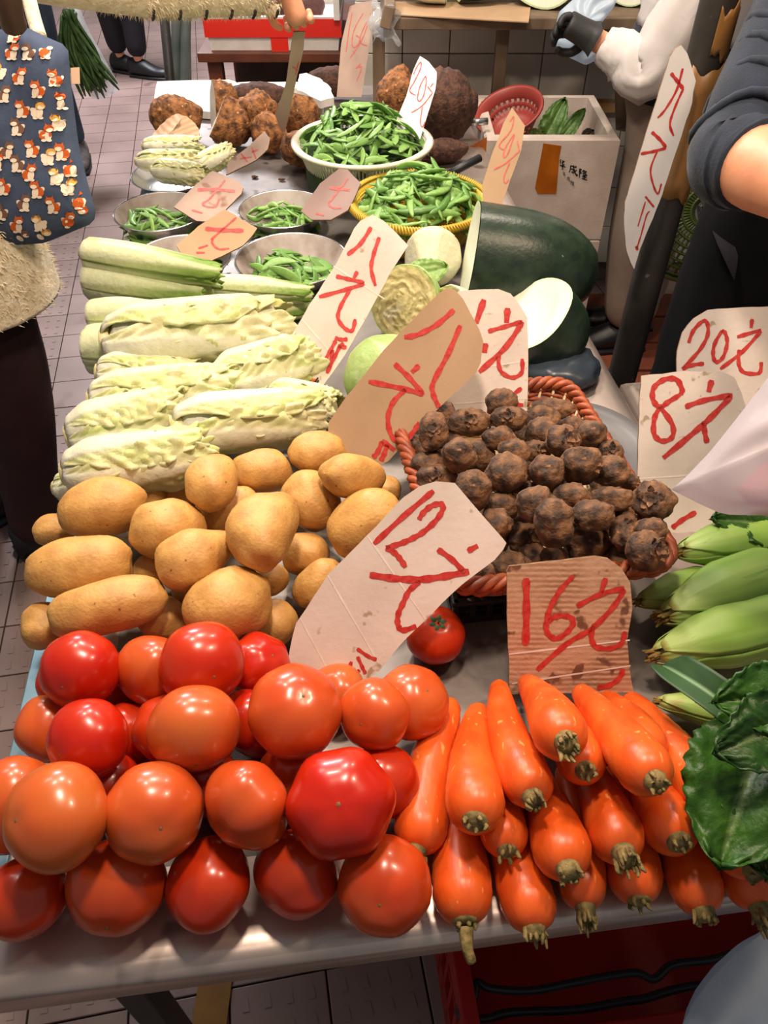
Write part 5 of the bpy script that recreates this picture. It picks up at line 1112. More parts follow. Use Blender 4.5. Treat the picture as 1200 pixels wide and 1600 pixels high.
card('white price card marked 20 yuan, standing behind the 8-yuan card', 'card', (1130, 635, 1.19), (.0, -.80, .60),
     [(1056, 640), (1058, 550), (1066, 519), (1084, 497), (1106, 484), (1162, 480), (1200, 479), (1228, 487), (1228, 660), (1150, 690), (1060, 690)],
     sc([[(722, 595), (745, 535), (790, 488), (815, 495), (816, 560), (770, 640), (690, 725)], [(690, 725), (745, 705), (800, 698)], [(890, 533), (852, 600), (845, 660), (862, 690), (895, 665), (915, 595), (905, 545), (888, 533)], [(1040, 475), (1035, 520)], [(965, 565), (1085, 530)], [(1085, 535), (990, 640), (880, 725)], [(975, 628), (973, 700), (1000, 742), (1075, 745), (1085, 690)]], *k), wd=.0058)
# 8 yuan in Chinese, white and brown
k = (3.0, 400, 320)
def logo(t, surf):
    m = strokes_on(surf, [[(486, 592), (493, 601)], [(490, 603), (494, 592)]], .006, .0008); m.build('printed_mark', M['orange'], t, smooth=False)
    m = strokes_on(surf, [[(488, 604), (497, 590)], [(491, 605), (498, 594)], [(484, 596), (486, 591)]], .003, .0009); m.build('printed_mark', M['black'], t, smooth=False)
card('white price card with red Chinese writing, between napa cabbages and yellow basket', 'card', (475, 612, 1.262), (.05, -.78, .62),
     so([(545, 45), (600, 75), (715, 190), (640, 300), (565, 440), (500, 560), (400, 730), (265, 915), (215, 885), (180, 890), (140, 800), (145, 650), (250, 470), (380, 270), (460, 110), (490, 75)], *k),
     sc([[(540, 105), (490, 182), (428, 235)], [(578, 152), (552, 230), (540, 300), (560, 380)], [(475, 312), (458, 345)], [(375, 335), (440, 350), (508, 366)], [(508, 370), (420, 398), (295, 432)], [(440, 398), (395, 480), (385, 535), (420, 582), (452, 588), (465, 535)], [(370, 623), (400, 632), (430, 630)], [(375, 635), (345, 690), (318, 740)], [(412, 650), (390, 665), (425, 668)], [(395, 660), (365, 720), (332, 790)], [(360, 680), (345, 760)]], *k),
     extra=logo, creases=[so(c, *k) for c in ([(365, 288), (600, 440)], [(215, 535), (390, 740)])])
card('plain brown cardboard price card with big red Chinese writing, left of the wicker basket', 'cardbrown', (570, 700, 1.085), (-.06, -.79, .61),
     so([(895, 388), (932, 398), (970, 440), (1050, 590), (1066, 640), (1055, 740), (1030, 790), (860, 950), (620, 1200), (560, 1230), (420, 1240), (330, 1150), (340, 1020), (400, 930), (600, 680), (800, 470), (850, 420)], *k),
     sc([[(928, 492), (850, 560), (760, 608), (695, 620)], [(958, 565), (900, 700), (832, 830), (830, 885), (858, 950)], [(765, 752), (730, 785)], [(650, 745), (720, 812), (785, 890)], [(785, 888), (690, 862), (528, 828)], [(700, 865), (640, 930), (618, 1010), (640, 1090), (690, 1115), (740, 1060), (765, 1020)], [(590, 1105), (650, 1150)], [(592, 1110), (570, 1160), (548, 1185)], [(615, 1125), (600, 1170), (585, 1200)]], *k), wd=.0070, th=.004)
k = (4.0, 680, 430)
card('dirty price card with red yuan sign standing in the back of the wicker basket', 'card', (770, 640, 1.145), (.0, -.80, .60),
     so([(110, 120), (150, 100), (270, 90), (395, 85), (470, 115), (520, 170), (576, 265), (582, 550), (575, 870), (300, 900), (60, 870), (70, 500)], *k),
     sc([[.009, (305, 152), (255, 300)], [.009, (312, 425), (308, 485)], [.009, (452, 205), (445, 298)], [(330, 352), (440, 320), (545, 290)], [.008, (545, 290), (440, 450), (275, 605)], [(415, 468), (395, 520), (410, 600), (480, 640), (540, 608), (543, 522)], [(540, 705), (480, 750)], [(505, 808), (550, 812)]], *k), creases=[so([(330, 570), (578, 535)], *k), so([(100, 805), (570, 770)], *k)])
k = (4.0, 560, 0)
card('white price card marked 20 yuan standing in the white colander', 'cardw', (635, 212, 1.83), (-.1, -.80, .60),
     so([(385, 350), (440, 385), (490, 450), (490, 490), (480, 560), (385, 870), (240, 800), (240, 740), (300, 600), (345, 430)], *k),
     sc([[(345, 465), (365, 420), (390, 388), (388, 430), (350, 510), (320, 568), (358, 596)], [(420, 475), (385, 540), (370, 615), (385, 632), (410, 590), (425, 500), (418, 478)], [(468, 520), (450, 545)], [(432, 540), (462, 580)], [(462, 582), (400, 660), (330, 705)], [(400, 668), (388, 760), (400, 795), (416, 760)]], *k), wd=.0026, red='redthin')
k = (3.0, 450, 0)
card('buff price card marked 20 yuan standing in the yellow basket', 'cardbrown', (772, 312, 1.60), (-.1, -.80, .60),
     so([(1050, 503), (1110, 590), (1095, 700), (1000, 960), (975, 1000), (915, 950), (910, 870), (950, 740), (1010, 580)], *k),
     sc([[(1040, 570), (1058, 548), (1045, 610), (990, 680), (1012, 702)], [(1060, 628), (1020, 690), (1010, 735), (1030, 720), (1062, 630)], [(1075, 660), (1085, 710)], [(1085, 708), (1020, 765), (965, 795)], [(1040, 760), (1012, 830), (1020, 858), (1035, 840)]], *k), wd=.0026, red='redthin')
k = (3.0, 200, 0)
card('soiled price card with a red crossed figure lying across the aisle side bowl', 'cardpink', (300, 340, 1.690), (.05, -.42, .90),
     so([(395, 800), (520, 850), (540, 880), (530, 910), (400, 1040), (320, 1035), (215, 970), (300, 880)], *k),
     sc([[.008, (325, 890), (420, 890), (502, 897)], [(455, 845), (385, 930), (350, 955), (372, 970), (410, 968), (430, 930)], [(300, 985), (350, 1000)]], *k), wd=.0045, red='redthin')
card('torn buff price card with a bold red cross over the half hidden bowl', 'cardbrown', (300, 395, 1.555), (.05, -.42, .90),
     so([(455, 980), (605, 1070), (585, 1100), (540, 1150), (440, 1200), (350, 1240), (260, 1210), (225, 1150), (330, 1060)], *k),
     sc([[.010, (362, 1072), (450, 1080), (542, 1082)], [(508, 1020), (440, 1080), (388, 1125)], [(400, 1118), (395, 1140), (425, 1168), (475, 1165)], [(330, 1165), (375, 1150)], [(320, 1185), (360, 1185)]], *k), wd=.0045)
card('price card wrapped in clear film lying in the bowl before the white colander', 'cardfilm', (480, 340, 1.655), (-.25, -.40, .88),
     so([(990, 790), (1030, 795), (1090, 860), (1060, 930), (1030, 985), (950, 1030), (860, 1030), (810, 990), (900, 860)], *k),
     sc([[.008, (945, 880), (1040, 892)], [(1032, 835), (960, 930), (940, 955), (965, 975), (1000, 975)], [(880, 1000), (920, 1010)]], *k), wd=.0045, red='redthin')
card('small dull price card lying between the napa dish and the cut taros', 'cardpink', (360, 255, 1.865), (.0, -.55, .83),
     so([(460, 820), (470, 760), (560, 690), (640, 615), (665, 650), (655, 700), (600, 750)], *k),
     sc([[(530, 720), (560, 760)], [(525, 745), (580, 735)], [(580, 690), (600, 745)], [(580, 715), (610, 700)]], *k), wd=.004, red='redthin')
card('narrow grubby price stick pulled out of the taros by the reaching hand', 'cardpink', (445, 195, 1.93), (.2, -.87, -.45),
     so([(775, 150), (830, 150), (822, 240), (790, 370), (750, 560), (735, 620), (715, 610), (690, 540), (740, 400)], *k), sc([[(800, 285), (785, 350)], [(770, 310), (795, 330)]], *k), wd=.003, red='redthin')
k = (3.0, 450, 0)
card('grey-lit price card marked 16 yuan at the far end of the table', 'cardpink', (542, 150, 2.30), (.0, -.92, .38),
     so([(290, 30), (340, 10), (398, 3), (396, 60), (385, 200), (345, 455), (228, 455), (250, 200)], *k),
     sc([[(300, 60), (285, 150), (272, 245)], [(352, 62), (310, 140), (300, 205), (315, 222), (340, 185), (318, 165)], [(372, 95), (335, 190), (372, 215)], [(372, 120), (340, 200), (290, 272)], [(340, 300), (318, 320), (345, 315), (322, 380)]], *k), wd=.0024, red='redthin')
k = (3.0, 800, 0)
card('long clean white price card hung on the dark pole', 'cardw', (1035, 250, 1.262), (-.12, -.99, .05),
     so([(795, 215), (822, 250), (862, 380), (850, 430), (845, 480), (740, 800), (690, 950), (600, 1170), (572, 1262), (555, 1230), (538, 1180), (525, 1050), (530, 950), (740, 270), (765, 230)], *k),
     sc([[(745, 342), (775, 380), (803, 415)], [.0035, (800, 320), (772, 420), (720, 510), (683, 552)], [.0035, (803, 415), (765, 500), (740, 580), (757, 635)], [(655, 618), (690, 650), (722, 690)], [(722, 693), (660, 710), (603, 720)], [.003, (682, 705), (650, 790), (660, 860), (683, 908), (700, 860)], [.003, (625, 920), (645, 945), (665, 970)], [.0025, (625, 945), (590, 1060)], [.0025, (645, 990), (630, 1010), (605, 1100), (585, 1165)], [.005, (583, 1152), (588, 1172)]], *k), wd=.0045, th=.005)
# ------------------------------------------------------------------ people
def skinned(name, J, E, mt, parent, sub=2, root=None, grow=0.0, smooth=True):
    """one continuous surface grown round a skeleton: J name -> (point, radius or (rx, ry))"""
    ks = [k for k in J if any(k in e for e in E)]; ix = {k: i for i, k in enumerate(ks)}; b = org(parent)
    me = bpy.data.meshes.new(name); me.from_pydata([Vector(J[k][0])-b for k in ks], [(ix[a], ix[c]) for a, c in E], [])
    o = bpy.data.objects.new(name, me); C.objects.link(o); m = o.modifiers.new('skin', 'SKIN'); m.use_smooth_shade = True
    for k in ks:
        r = J[k][1]; r = (r, r) if not hasattr(r, '__len__') else r; sv = me.skin_vertices[0].data[ix[k]]; sv.radius = (r[0]+grow, r[1]+grow); sv.use_root = (k == (root or ks[0]))
    if sub: s = o.modifiers.new('sub', 'SUBSURF'); s.levels = sub; s.render_levels = sub
    dg = bpy.context.evaluated_depsgraph_get(); ev = o.evaluated_get(dg); nm = bpy.data.meshes.new_from_object(ev); o.modifiers.clear(); o.data = nm; bpy.data.meshes.remove(me)
    nm.materials.clear(); nm.materials.append(mt); nm.polygons.foreach_set('use_smooth', [True]*len(nm.polygons)); o.parent = parent; return o
def V3(*a): return Vector(a)
def figure(label, base, hips, chest, neck, head, armL, armR, legL, legR, face, build_=1.0, hands=True):
    """body as one mesh; returns the root and the joints for dressing. arms: (shoulder, elbow, wrist, hand direction); legs: (hip, knee, ankle, toe)"""
    t = thing('person', base, label, 'person'); J = {}; E = []
    J['hips'] = (hips, (.13, .105)); J['waist'] = (lerp(hips, chest, .5), (.115, .095)); J['chest'] = (chest, (.135, .105)); J['neck0'] = (lerp(chest, neck, .75), .07); J['neck'] = (neck, .05)
    J['jaw'] = (lerp(neck, head, .55)+face*.02, (.06, .065)); J['head'] = (head, (.075, .088)); J['crown'] = (head+(head-neck).normalized()*.07, (.055, .062))
    E += [('hips', 'waist'), ('waist', 'chest'), ('chest', 'neck0'), ('neck0', 'neck'), ('neck', 'jaw'), ('jaw', 'head'), ('head', 'crown')]
    for s, A in (('l', armL), ('r', armR)):
        sh, el, wr, hd = A; hd = Vector(hd).normalized(); J[s+'sh'] = (sh, .055); J[s+'ua'] = (lerp(sh, el, .5), .046); J[s+'el'] = (el, .040); J[s+'fa'] = (lerp(el, wr, .4), .040); J[s+'wr'] = (wr, .026); J[s+'pa'] = (wr+hd*.05, (.032, .025)); J[s+'kn'] = (wr+hd*.080, (.033, .024))
        E += [('chest', s+'sh'), (s+'sh', s+'ua'), (s+'ua', s+'el'), (s+'el', s+'fa'), (s+'fa', s+'wr'), (s+'wr', s+'pa'), (s+'pa', s+'kn')]
    for s, A in (('L', legL), ('R', legR)):
        hp, kn, an, toe = A; J[s+'hp'] = (hp, .085); J[s+'th'] = (lerp(hp, kn, .5), .072); J[s+'kn'] = (kn, .055); J[s+'ca'] = (lerp(kn, an, .35), .052); J[s+'an'] = (an, .030); J[s+'to'] = (Vector((toe.x, toe.y, toe.z-.005)), (.022, .014))
        E += [('hips', s+'hp'), (s+'hp', s+'th'), (s+'th', s+'kn'), (s+'kn', s+'ca'), (s+'ca', s+'an'), (s+'an', s+'to')]
    skinned('body', J, E, M['skin'], t, root='hips')
    f = Vector(face).normalized(); upv = (head-neck).normalized(); sdv = f.cross(upv).normalized()      # face and hair
    for sg in (-1, 1):
        V, F = lathe([(0, -.010), (.008, -.006), (.010, 0), (.008, .006), (0, .010)], 10); p = head+f*.080+sdv*(.031*sg)+upv*-.01; build('eye', [p+v for v in V], F, M['black'], t)
        V, F = blob(3, 2, .1, 1, (.5, .3, 1)); p = head+sdv*(.080*sg)-upv*.02; build('ear', [p+v*.03 for v in V], F, M['skin'], t)
    V, F = blob(5, 2, .05, 1, (1, 1, 1)); p = head+f*.094-upv*.035; build('nose', [p+v*.015 for v in V], F, M['skin'], t)
    m = MB(); m.tube([head+f*.083-upv*.072+sdv*.022, head+f*.090-upv*.070, head+f*.083-upv*.072-sdv*.022], .0045, 6); m.build('mouth', M['pinkstuff'], t)
    V, F = blob(9, 3, .08, 2, (1, 1, 1)); build('hair', [head+upv*.035-f*.022+(sdv*v.x*.090+f*v.y*.095+upv*v.z*.085) for v in V], F, M['blackplastic'], t)
    return t, J, E
def fingers(t, kn, hd, side, nrm, curl, mt, L=.075, thumb=True, name='fingers', r=.0088):
    """four unequal bent fingers and a thumb rooted in the palm, curling round what is held"""
    hd = Vector(hd).normalized(); sd = Vector(side).normalized(); n = Vector(nrm).normalized()
    for i in range(4):
        l = L*(.88, 1.0, .95, .76)[i]; p = kn+sd*(.0172*(i-1.5))-hd*.012; a = 0; J = {}; E = []
        J['0'] = (p, r); q = p
        for k in range(1, 4):
            a += curl*(.65, 1.0, .8)[k-1]; d = hd*math.cos(a)+n*math.sin(a); q = q+d*l*(.48, .32, .22)[k-1]; J[str(k)] = (q, r*(1, .95, .88, .72)[k]); E.append((str(k-1), str(k)))
        skinned('finger', J, E, mt, t, sub=2, root='0')
    if thumb:
        p = kn-hd*.055-sd*.030+n*.004; J = {'0': (p, r*1.25), '1': (p-sd*.022+hd*.022+n*.012, r*1.1), '2': (p-sd*.022+hd*.048+n*.022, r*1.0), '3': (p-sd*.010+hd*.064+n*.030, r*.8)}
        skinned('thumb', J, [('0', '1'), ('1', '2'), ('2', '3')], mt, t, sub=2, root='0')
def wear(name, t, J, ks, E, mt, grow, over=None, sub=2, root=None):
    K = {k: J[k] for k in ks}
    if over: K.update({k: (J[k][0] if not isinstance(v, tuple) else v[0], v if not isinstance(v, tuple) else v[1]) for k, v in over.items()})
    EE = [e for e in E if e[0] in K and e[1] in K]; return skinned(name, K, EE, mt, t, sub, root, grow)
def limb(name, pts, rr, mt, parent, n=28, wob=.0, seed=1):
    P = smoothline(pts, 5); N = len(P); _, fr_ = frames(P); V = []
    for i, (p, (tg, a, b)) in enumerate(zip(P, fr_)):
        x = i/(N-1)*(len(rr)-1); k = min(int(x), len(rr)-2); q = x-k; R0, R1 = [(r if hasattr(r, '__len__') else (r, r)) for r in (rr[k], rr[k+1])]
        for j in range(n):
            w_ = 2*PI*j/n; f_ = 1+wob*nz((math.cos(w_)*2, math.sin(w_)*2, i*.7), 1.2, seed); V.append(p+a*(math.cos(w_)*lerp(R0[0], R1[0], q)*f_)+b*(math.sin(w_)*lerp(R0[1], R1[1], q)*f_))
    F = [(i*n+j, i*n+(j+1) % n, (i+1)*n+(j+1) % n, (i+1)*n+j) for i in range(N-1) for j in range(n)]+[tuple(range(n-1, -1, -1)), tuple((N-1)*n+j for j in range(n))]
    return build(name, V, F, mt, parent)
def shoe(t, an, toe, mt, zf=0.0):
    d = Vector((toe.x-an.x, toe.y-an.y, 0)).normalized(); s = Vector((-d.y, d.x, 0)); o = Vector((an.x, an.y, zf))-d*.06
    def f(u, v):
        x = u*.27; w_ = .036+.012*math.sin(PI*min(1, u*1.1))-.02*sst(.85, 1, u); h = lerp(.105, .062, sst(.25, .75, u))*(1-.5*sst(.88, 1, u)); a = 2*PI*v; z = h*(.5+.5*math.sin(a)); return o+d*(x+.01*math.cos(a)*(u in (0,)))+s*(math.cos(a)*w_*(1-.25*sst(.5, 1, math.sin(a))))+Vector((0, 0, max(.0, z)+.002))
    V, F, _ = grid(12, 18, f, True); F += [tuple(range(17, -1, -1)), tuple(11*18+k for k in range(18))]; build('shoe', V, F, mt, t)
    m = MB(); V = [o+d*x+s*y+Vector((0, 0, z)) for z in (.001, .016) for x, y in ((0, -.04), (.15, -.05), (.25, -.042), (.28, 0), (.25, .042), (.15, .05), (0, .04))]
    m.add(V, [tuple(range(6, -1, -1)), tuple(range(7, 14))]+[(i, (i+1) % 7, 7+(i+1) % 7, 7+i) for i in range(7)]); m.build('shoe_sole', M['blackplastic'], t)
LEGS = lambda s: [s+'hp', s+'th', s+'kn', s+'ca', s+'an']
def pillow(outline, surf, T, mt, name, label=None, cat=None, parent=None, rip=.12, seed=1, nr=14, nt=72, base=None):
    """soft closed bag over an outline: returns the object and a function giving a point of its front"""
    P = [surf(x, y) for x, y in outline]; n = Vector(P[0][1]); Q = [p for p, _ in P]; c = sum(Q, Vector())/len(Q)
    L = resample(Q, nt); c = sum(L, Vector())/nt
    V = []
    for sgn in (1, -1):
        for i in range(nr):
            rho = i/(nr-1)
            for k in range(nt):
                p = lerp(c, L[k], rho); h = T*math.sqrt(max(0, 1-rho**2.2)); h *= 1+rip*1.4*nz(p, 14, seed)+rip*.9*math.sin(k*2*PI/nt*7+9*nz(p, 9, seed))*rho**2
                V.append(p+n*h*sgn)
    F = []
    for s in range(2):
        o = s*nr*nt
        for i in range(nr-1):
            for k in range(nt):
                a, b, d, e = o+i*nt+k, o+i*nt+(k+1) % nt, o+(i+1)*nt+(k+1) % nt, o+(i+1)*nt+k
                F.append((a, e, d, b) if s == 0 else (a, b, d, e))
    ob = build(name, V, F, mt, parent, base); tag(ob, label, cat)
    def front(x, y, off=.001):
        p, _ = surf(x, y); d = p-c; best = 0; bk = 0
        ang = d.normalized() if d.length > 1e-6 else Vector((1, 0, 0))
        for k in range(nt):
            dt = (L[k]-c).normalized().dot(ang)
            if dt > best: best = dt; bk = k
        rho = d.length/(L[bk]-c).length
        if rho > .965: return None
        return p+n*(T*math.sqrt(max(0, 1-rho**2.2))*(1+rip*1.4*nz(lerp(c, L[bk], rho), 14, seed)+rip*.9*math.sin(bk*2*PI/nt*7+9*nz(p, 9, seed))*rho**2)+off)
    return ob, front
def plane(px, py, d, n):
    n = Vector(n).normalized(); A = PD(px, py, d); E = Vector((0, 0, CAMZ))
    return lambda x, y: (E+ray(x, y)*((A-E).dot(n)/ray(x, y).dot(n)), n)
# -- customer in the cream coat, reaching across the table
hand = PD(468, 40, 1.675)
wr = PD(446, -24, 1.63)
t, J, E = figure('person in a cream fleece coat reaching over the taros to hold the price stick', (-.92, 1.42, 0), V3(-.86, 1.42, .86), V3(-.86, 1.50, 1.22), V3(-.82, 1.56, 1.44), V3(-.79, 1.60, 1.57),
    (V3(-1.02, 1.40, 1.32), V3(-1.06, 1.38, 1.06), V3(-.95, 1.24, .98), V3(.6, -.4, .1)), (V3(-.76, 1.60, 1.32), V3(-.47, 1.755, 1.212), wr, hand-wr),
    (V3(-.93, 1.44, .80), V3(-1.02, 1.47, .45), V3(-1.10, 1.50, .07), V3(-1.02, 1.60, .03)), (V3(-.79, 1.40, .80), V3(-.82, 1.40, .45), V3(-.92, 1.42, .07), V3(-.84, 1.50, .03)), V3(.7, .5, -.4))
hd = (hand-wr).normalized(); sdh = V3(.35, -.1, .9).cross(hd).normalized()
fingers(t, wr+hd*.080, hd, V3(1, .15, .25), V3(-.15, .95, .25), 1.25, M['skin'], .066)
wear('coat', t, J, ['hips', 'waist', 'chest', 'neck0', 'lsh', 'lua', 'lel', 'lfa', 'lwr', 'rsh', 'rua', 'rel', 'rfa', 'rwr'], E, M['coat'], .032, {'hips': (V3(-.85, 1.42, .80), (.15, .12)), 'rwr': (lerp(J['rel'][0], wr, .90), .026), 'rfa': (J['rfa'][0], .030), 'rel': (J['rel'][0], .028)}, root='waist')
m = MB()
for q in (.05, .22, .39, .56, .72, .88):                        # short dark stripes on the sleeve
    c = lerp(J['rel'][0], wr, q); a = (wr-J['rel'][0]).normalized(); s = V3(0, -.7, -.75); s = (s-a*s.dot(a)).normalized(); u = a.cross(s)
    m.tube([c+s*.059*math.cos(w_)+u*.059*math.sin(w_)+a*.012*w_ for w_ in np.linspace(-.25, .30, 6)], .003, 6)
m.build('sleeve_stripes', M['coatmark'], t)
m = MB(); rg = random.Random(2); q0 = J['rsh'][0]; q1 = J['rel'][0]; q2 = lerp(q1, wr, .90)
for k in range(5200):                                          # woolly pile
    x = rg.random(); A_, B_ = (q0, q1) if x < .35 else (q1, q2); x = x/.35 if x < .35 else (x-.35)/.65; c = lerp(A_, B_, x); a = (B_-A_).normalized(); s = a.orthogonal().normalized(); u = a.cross(s); w_ = rg.uniform(0, 2*PI); d = s*math.cos(w_)+u*math.sin(w_)
    r_ = lerp(.058, .055, x) if A_ is q0 else lerp(.056, .052, x); p = c+d*r_; e = (d+Vector((rg.gauss(0, .6), rg.gauss(0, .6), rg.gauss(0, .6)))).normalized(); l_ = rg.uniform(.007, .015); o_ = e.orthogonal()*.0011
    m.add([p-d*.004-o_, p-d*.004+o_, p+e*l_], [(0, 1, 2)])
for k in range(2600):
    w_ = rg.uniform(0, 2*PI); z_ = rg.uniform(.742, .95); d = V3(math.cos(w_)*.188, math.sin(w_)*.171, 0); p = V3(-.85, 1.42, z_)+d; d.normalize(); e = (d+Vector((rg.gauss(0, .6), rg.gauss(0, .6), rg.gauss(-.4, .5)))).normalized(); o_ = e.orthogonal()*.0012
    m.add([p-d*.004-o_, p-d*.004+o_, p+e*rg.uniform(.008, .016)], [(0, 1, 2)])
tag(m.build('fleece_pile', M['coat'], t, smooth=False), kind='stuff')
wear('trousers', t, J, LEGS('L')+LEGS('R')+['hips'], E, M['maroon'], .022, {**{s+'an': (J[s+'an'][0]+V3(0, 0, -.03), .044) for s in 'LR'}, **{s+'hp': (J[s+'hp'][0], .065) for s in 'LR'}, 'hips': (V3(-.86, 1.42, .84), (.10, .085))}, root='hips')
limb('coat_skirt', [V3(-.85, 1.43, 1.08), V3(-.85, 1.42, .92), V3(-.85, 1.42, .80), V3(-.85, 1.42, .745)], [(.17, .15), (.185, .165), (.190, .17), (.192, .175)], M['coat'], t)
shoe(t, J['Lan'][0], J['Lto'][0], M['shoe']); shoe(t, J['Ran'][0], J['Rto'][0], M['shoe'])
m = MB(); m.tube(smoothline([PY(8, -90, 1.42), PY(12, -20, 1.40), PY(16, 20, 1.40), PY(22, 40, 1.41)], 5), .020, 10); m.build('scarf', M['brownleather'], t)
# tote bag
t = thing('tote_bag', PY(70, 380, 1.36), 'navy canvas tote bag printed with small orange and white dogs, hanging from the customer\'s arm', 'bag')
TP = plane(70, 200, 1.36, (.10, -.93, .32))
OUT = [(-110, 70), (-40, 55), (8, 44), (40, 41), (64, 54), (106, 72), (111, 130), (122, 220), (138, 290), (150, 330), (147, 348), (118, 360), (70, 380), (10, 384), (-60, 384), (-120, 370)]
ob, fr = pillow(OUT, TP, .055, M['tote'], 'bag_body', parent=t, rip=.05, seed=4)
m = MB(); fur = smoothline([PD(62, 58, 1.33), PD(52, 25, 1.34), PD(42, -20, 1.36), PD(38, -70, 1.38)], 6); m.tube(fur, .012, 8); m.build('strap', M['coat'], t)
m = MB(); m.tube(smoothline([PD(-30, 62, 1.33), PD(-20, 10, 1.35), PD(0, -60, 1.38)], 6), .012, 8); m.build('strap', M['coat'], t)
LT = plane(118, 118, 1.335, (.10, -.93, .32)); W = [LT(*q)[0] for q in ((110, 106), (124, 105), (125, 131), (111, 131))]; sheet('sewn_label', W, .001, M['labeltag'], parent=t, nrm=LT(0, 0)[1])
DOG = [(27, 55), (30, 82), (52, 82), (80, 80), (12, 112), (44, 120), (93, 122), (22, 147), (48, 170), (72, 172), (70, 140), (4, 157), (41, 197), (84, 206), (98, 190), (2, 202), (104, 157), (28, 232), (62, 230), (87, 242), (104, 235), (12, 250), (41, 252), (60, 266), (97, 272), (118, 260), (20, 287), (51, 312), (92, 316), (116, 288), (70, 292), (132, 310), (14, 326), (38, 346), (70, 344), (114, 340), (138, 332), (45, 368), (8, 374), (76, 366), (-30, 100), (-35, 150), (-30, 200), (-40, 250), (-32, 300), (-35, 345), (-60, 120), (-65, 180), (-62, 230), (-66, 285)]
mm = {'fox': MB(), 'cream': MB(), 'brownprint': MB(), 'yellowprint': MB()}
def ell(k, cx, cy, rx, ry, rot, off, n=12):
    rx *= 1.15; ry *= 1.15
    P = [fr(cx+math.cos(a)*rx*math.cos(rot)-math.sin(a)*ry*math.sin(rot), cy+math.cos(a)*rx*math.sin(rot)+math.sin(a)*ry*math.cos(rot), off) for a in np.linspace(0, 2*PI, n+1)[:-1]]
    if all(p is not None for p in P): mm[k].add(P, [tuple(range(n-1, -1, -1))])
def tri(k, pts, off):
    P = [fr(x, y, off) for x, y in pts]
    if all(p is not None for p in P): mm[k].add(P, [(2, 1, 0)])
for i, (x, y) in enumerate(DOG):
    f = -1 if i % 2 else 1; main = ('fox', 'fox', 'brownprint', 'fox', 'cream')[i % 5]; o = .0012
    ell('cream', x+f*7, y+2, 5, 3.4, -.8*f, o); ell(main, x+f*2, y+5, 8, 7, .3*f, o+.0006); ell('cream', x-f*2, y+6, 4.2, 7.5, .1, o+.0012); ell('cream', x-f*4, y+13, 3, 1.8, 0, o+.0012); ell('cream', x+f*4, y+13, 3.4, 1.8, 0, o+.0012)
    ell(main if main != 'cream' else 'yellowprint', x-f*3, y-5, 6.2, 5, 0, o+.0018); ell('cream', x-f*4, y-3, 4.2, 2.8, 0, o+.0024)
    for g in (-1, 1): tri(main if main != 'cream' else 'brownprint', [(x-f*3+g*5.5, y-6), (x-f*3+g*4.8, y-13), (x-f*3+g*1.5, y-9)], o+.0018)
for k, b in mm.items(): tag(b.build('dog_print', M[k], t, smooth=False), kind='stuff')
# -- customer in jeans and the one with black shoes further up the aisle
a0 = PZ(120, 252, 0.0)
t, J, E = figure('person in blue jeans and dark trainers standing in the aisle behind the tote bag', (a0.x, a0.y, 0), a0+V3(-.10, -.02, .92), a0+V3(-.10, 0, 1.28), a0+V3(-.10, 0, 1.48), a0+V3(-.10, -.01, 1.62),
    (a0+V3(-.29, 0, 1.40), a0+V3(-.33, .02, 1.12), a0+V3(-.30, -.12, .92), V3(0, -.4, -.8)), (a0+V3(.09, 0, 1.40), a0+V3(.15, -.02, 1.12), PY(104, 4, a0.y-.16)+V3(0, 0, .06), V3(0, -.1, -1)),
    (a0+V3(-.20, 0, .86), a0+V3(-.20, .0, .48), a0+V3(-.22, .06, .08), a0+V3(-.24, -.08, .03)), (a0+V3(-.01, 0, .86), a0+V3(.0, -.02, .48), a0+V3(.03, .0, .08), a0+V3(.06, -.13, .03)), V3(.1, -1, -.2))
wear('jacket', t, J, ['hips', 'waist', 'chest', 'neck0', 'lsh', 'lua', 'lel', 'lfa', 'rsh', 'rua', 'rel', 'rfa'], E, M['jeans'], .02, root='waist')
wear('jeans', t, J, LEGS('L')+LEGS('R')+['hips'], E, M['jeans'], .018, root='hips')
shoe(t, J['Lan'][0], J['Lto'][0], M['sneaker']); shoe(t, J['Ran'][0], J['Rto'][0], M['sneaker'])
p = J['rwr'][0]+V3(0, -.01, -.09)
cb = thing('chive_bundle', PY(150, 150, p.y-.02), 'bunch of dark green chives carried in a clear bag beside the jeans', 'chives')
m = MB(); rg = random.Random(5)
for k in range(110):
    A = PY(108+rg.gauss(0, 4), 14+rg.random()*10, p.y-.02+rg.gauss(0, .02)); B = PY(150+rg.gauss(0, 13), 130+rg.gauss(0, 12), p.y-.02+rg.gauss(0, .035)); mid = lerp(A, B, .5)+V3(-.03+rg.gauss(0, .02), rg.gauss(0, .01), 0)
    m.tube(smoothline([A, mid, B], 4), [.0075]*8+[.003], 5)
tag(m.build('chive_leaves', M['chive'], cb), kind='stuff')
pillow([(104, 8), (122, 8), (140, 50), (168, 100), (188, 136), (180, 146), (158, 156), (140, 152), (128, 120), (112, 60)], plane(140, 80, depth(p)+.13, (0, -1, .1)), .035, M['bagclear'], 'clear_bag', 'thin clear plastic bag around the chives, hanging from the hand', 'bag', rip=.25, seed=6)
b0 = PZ(208, 116, 0)
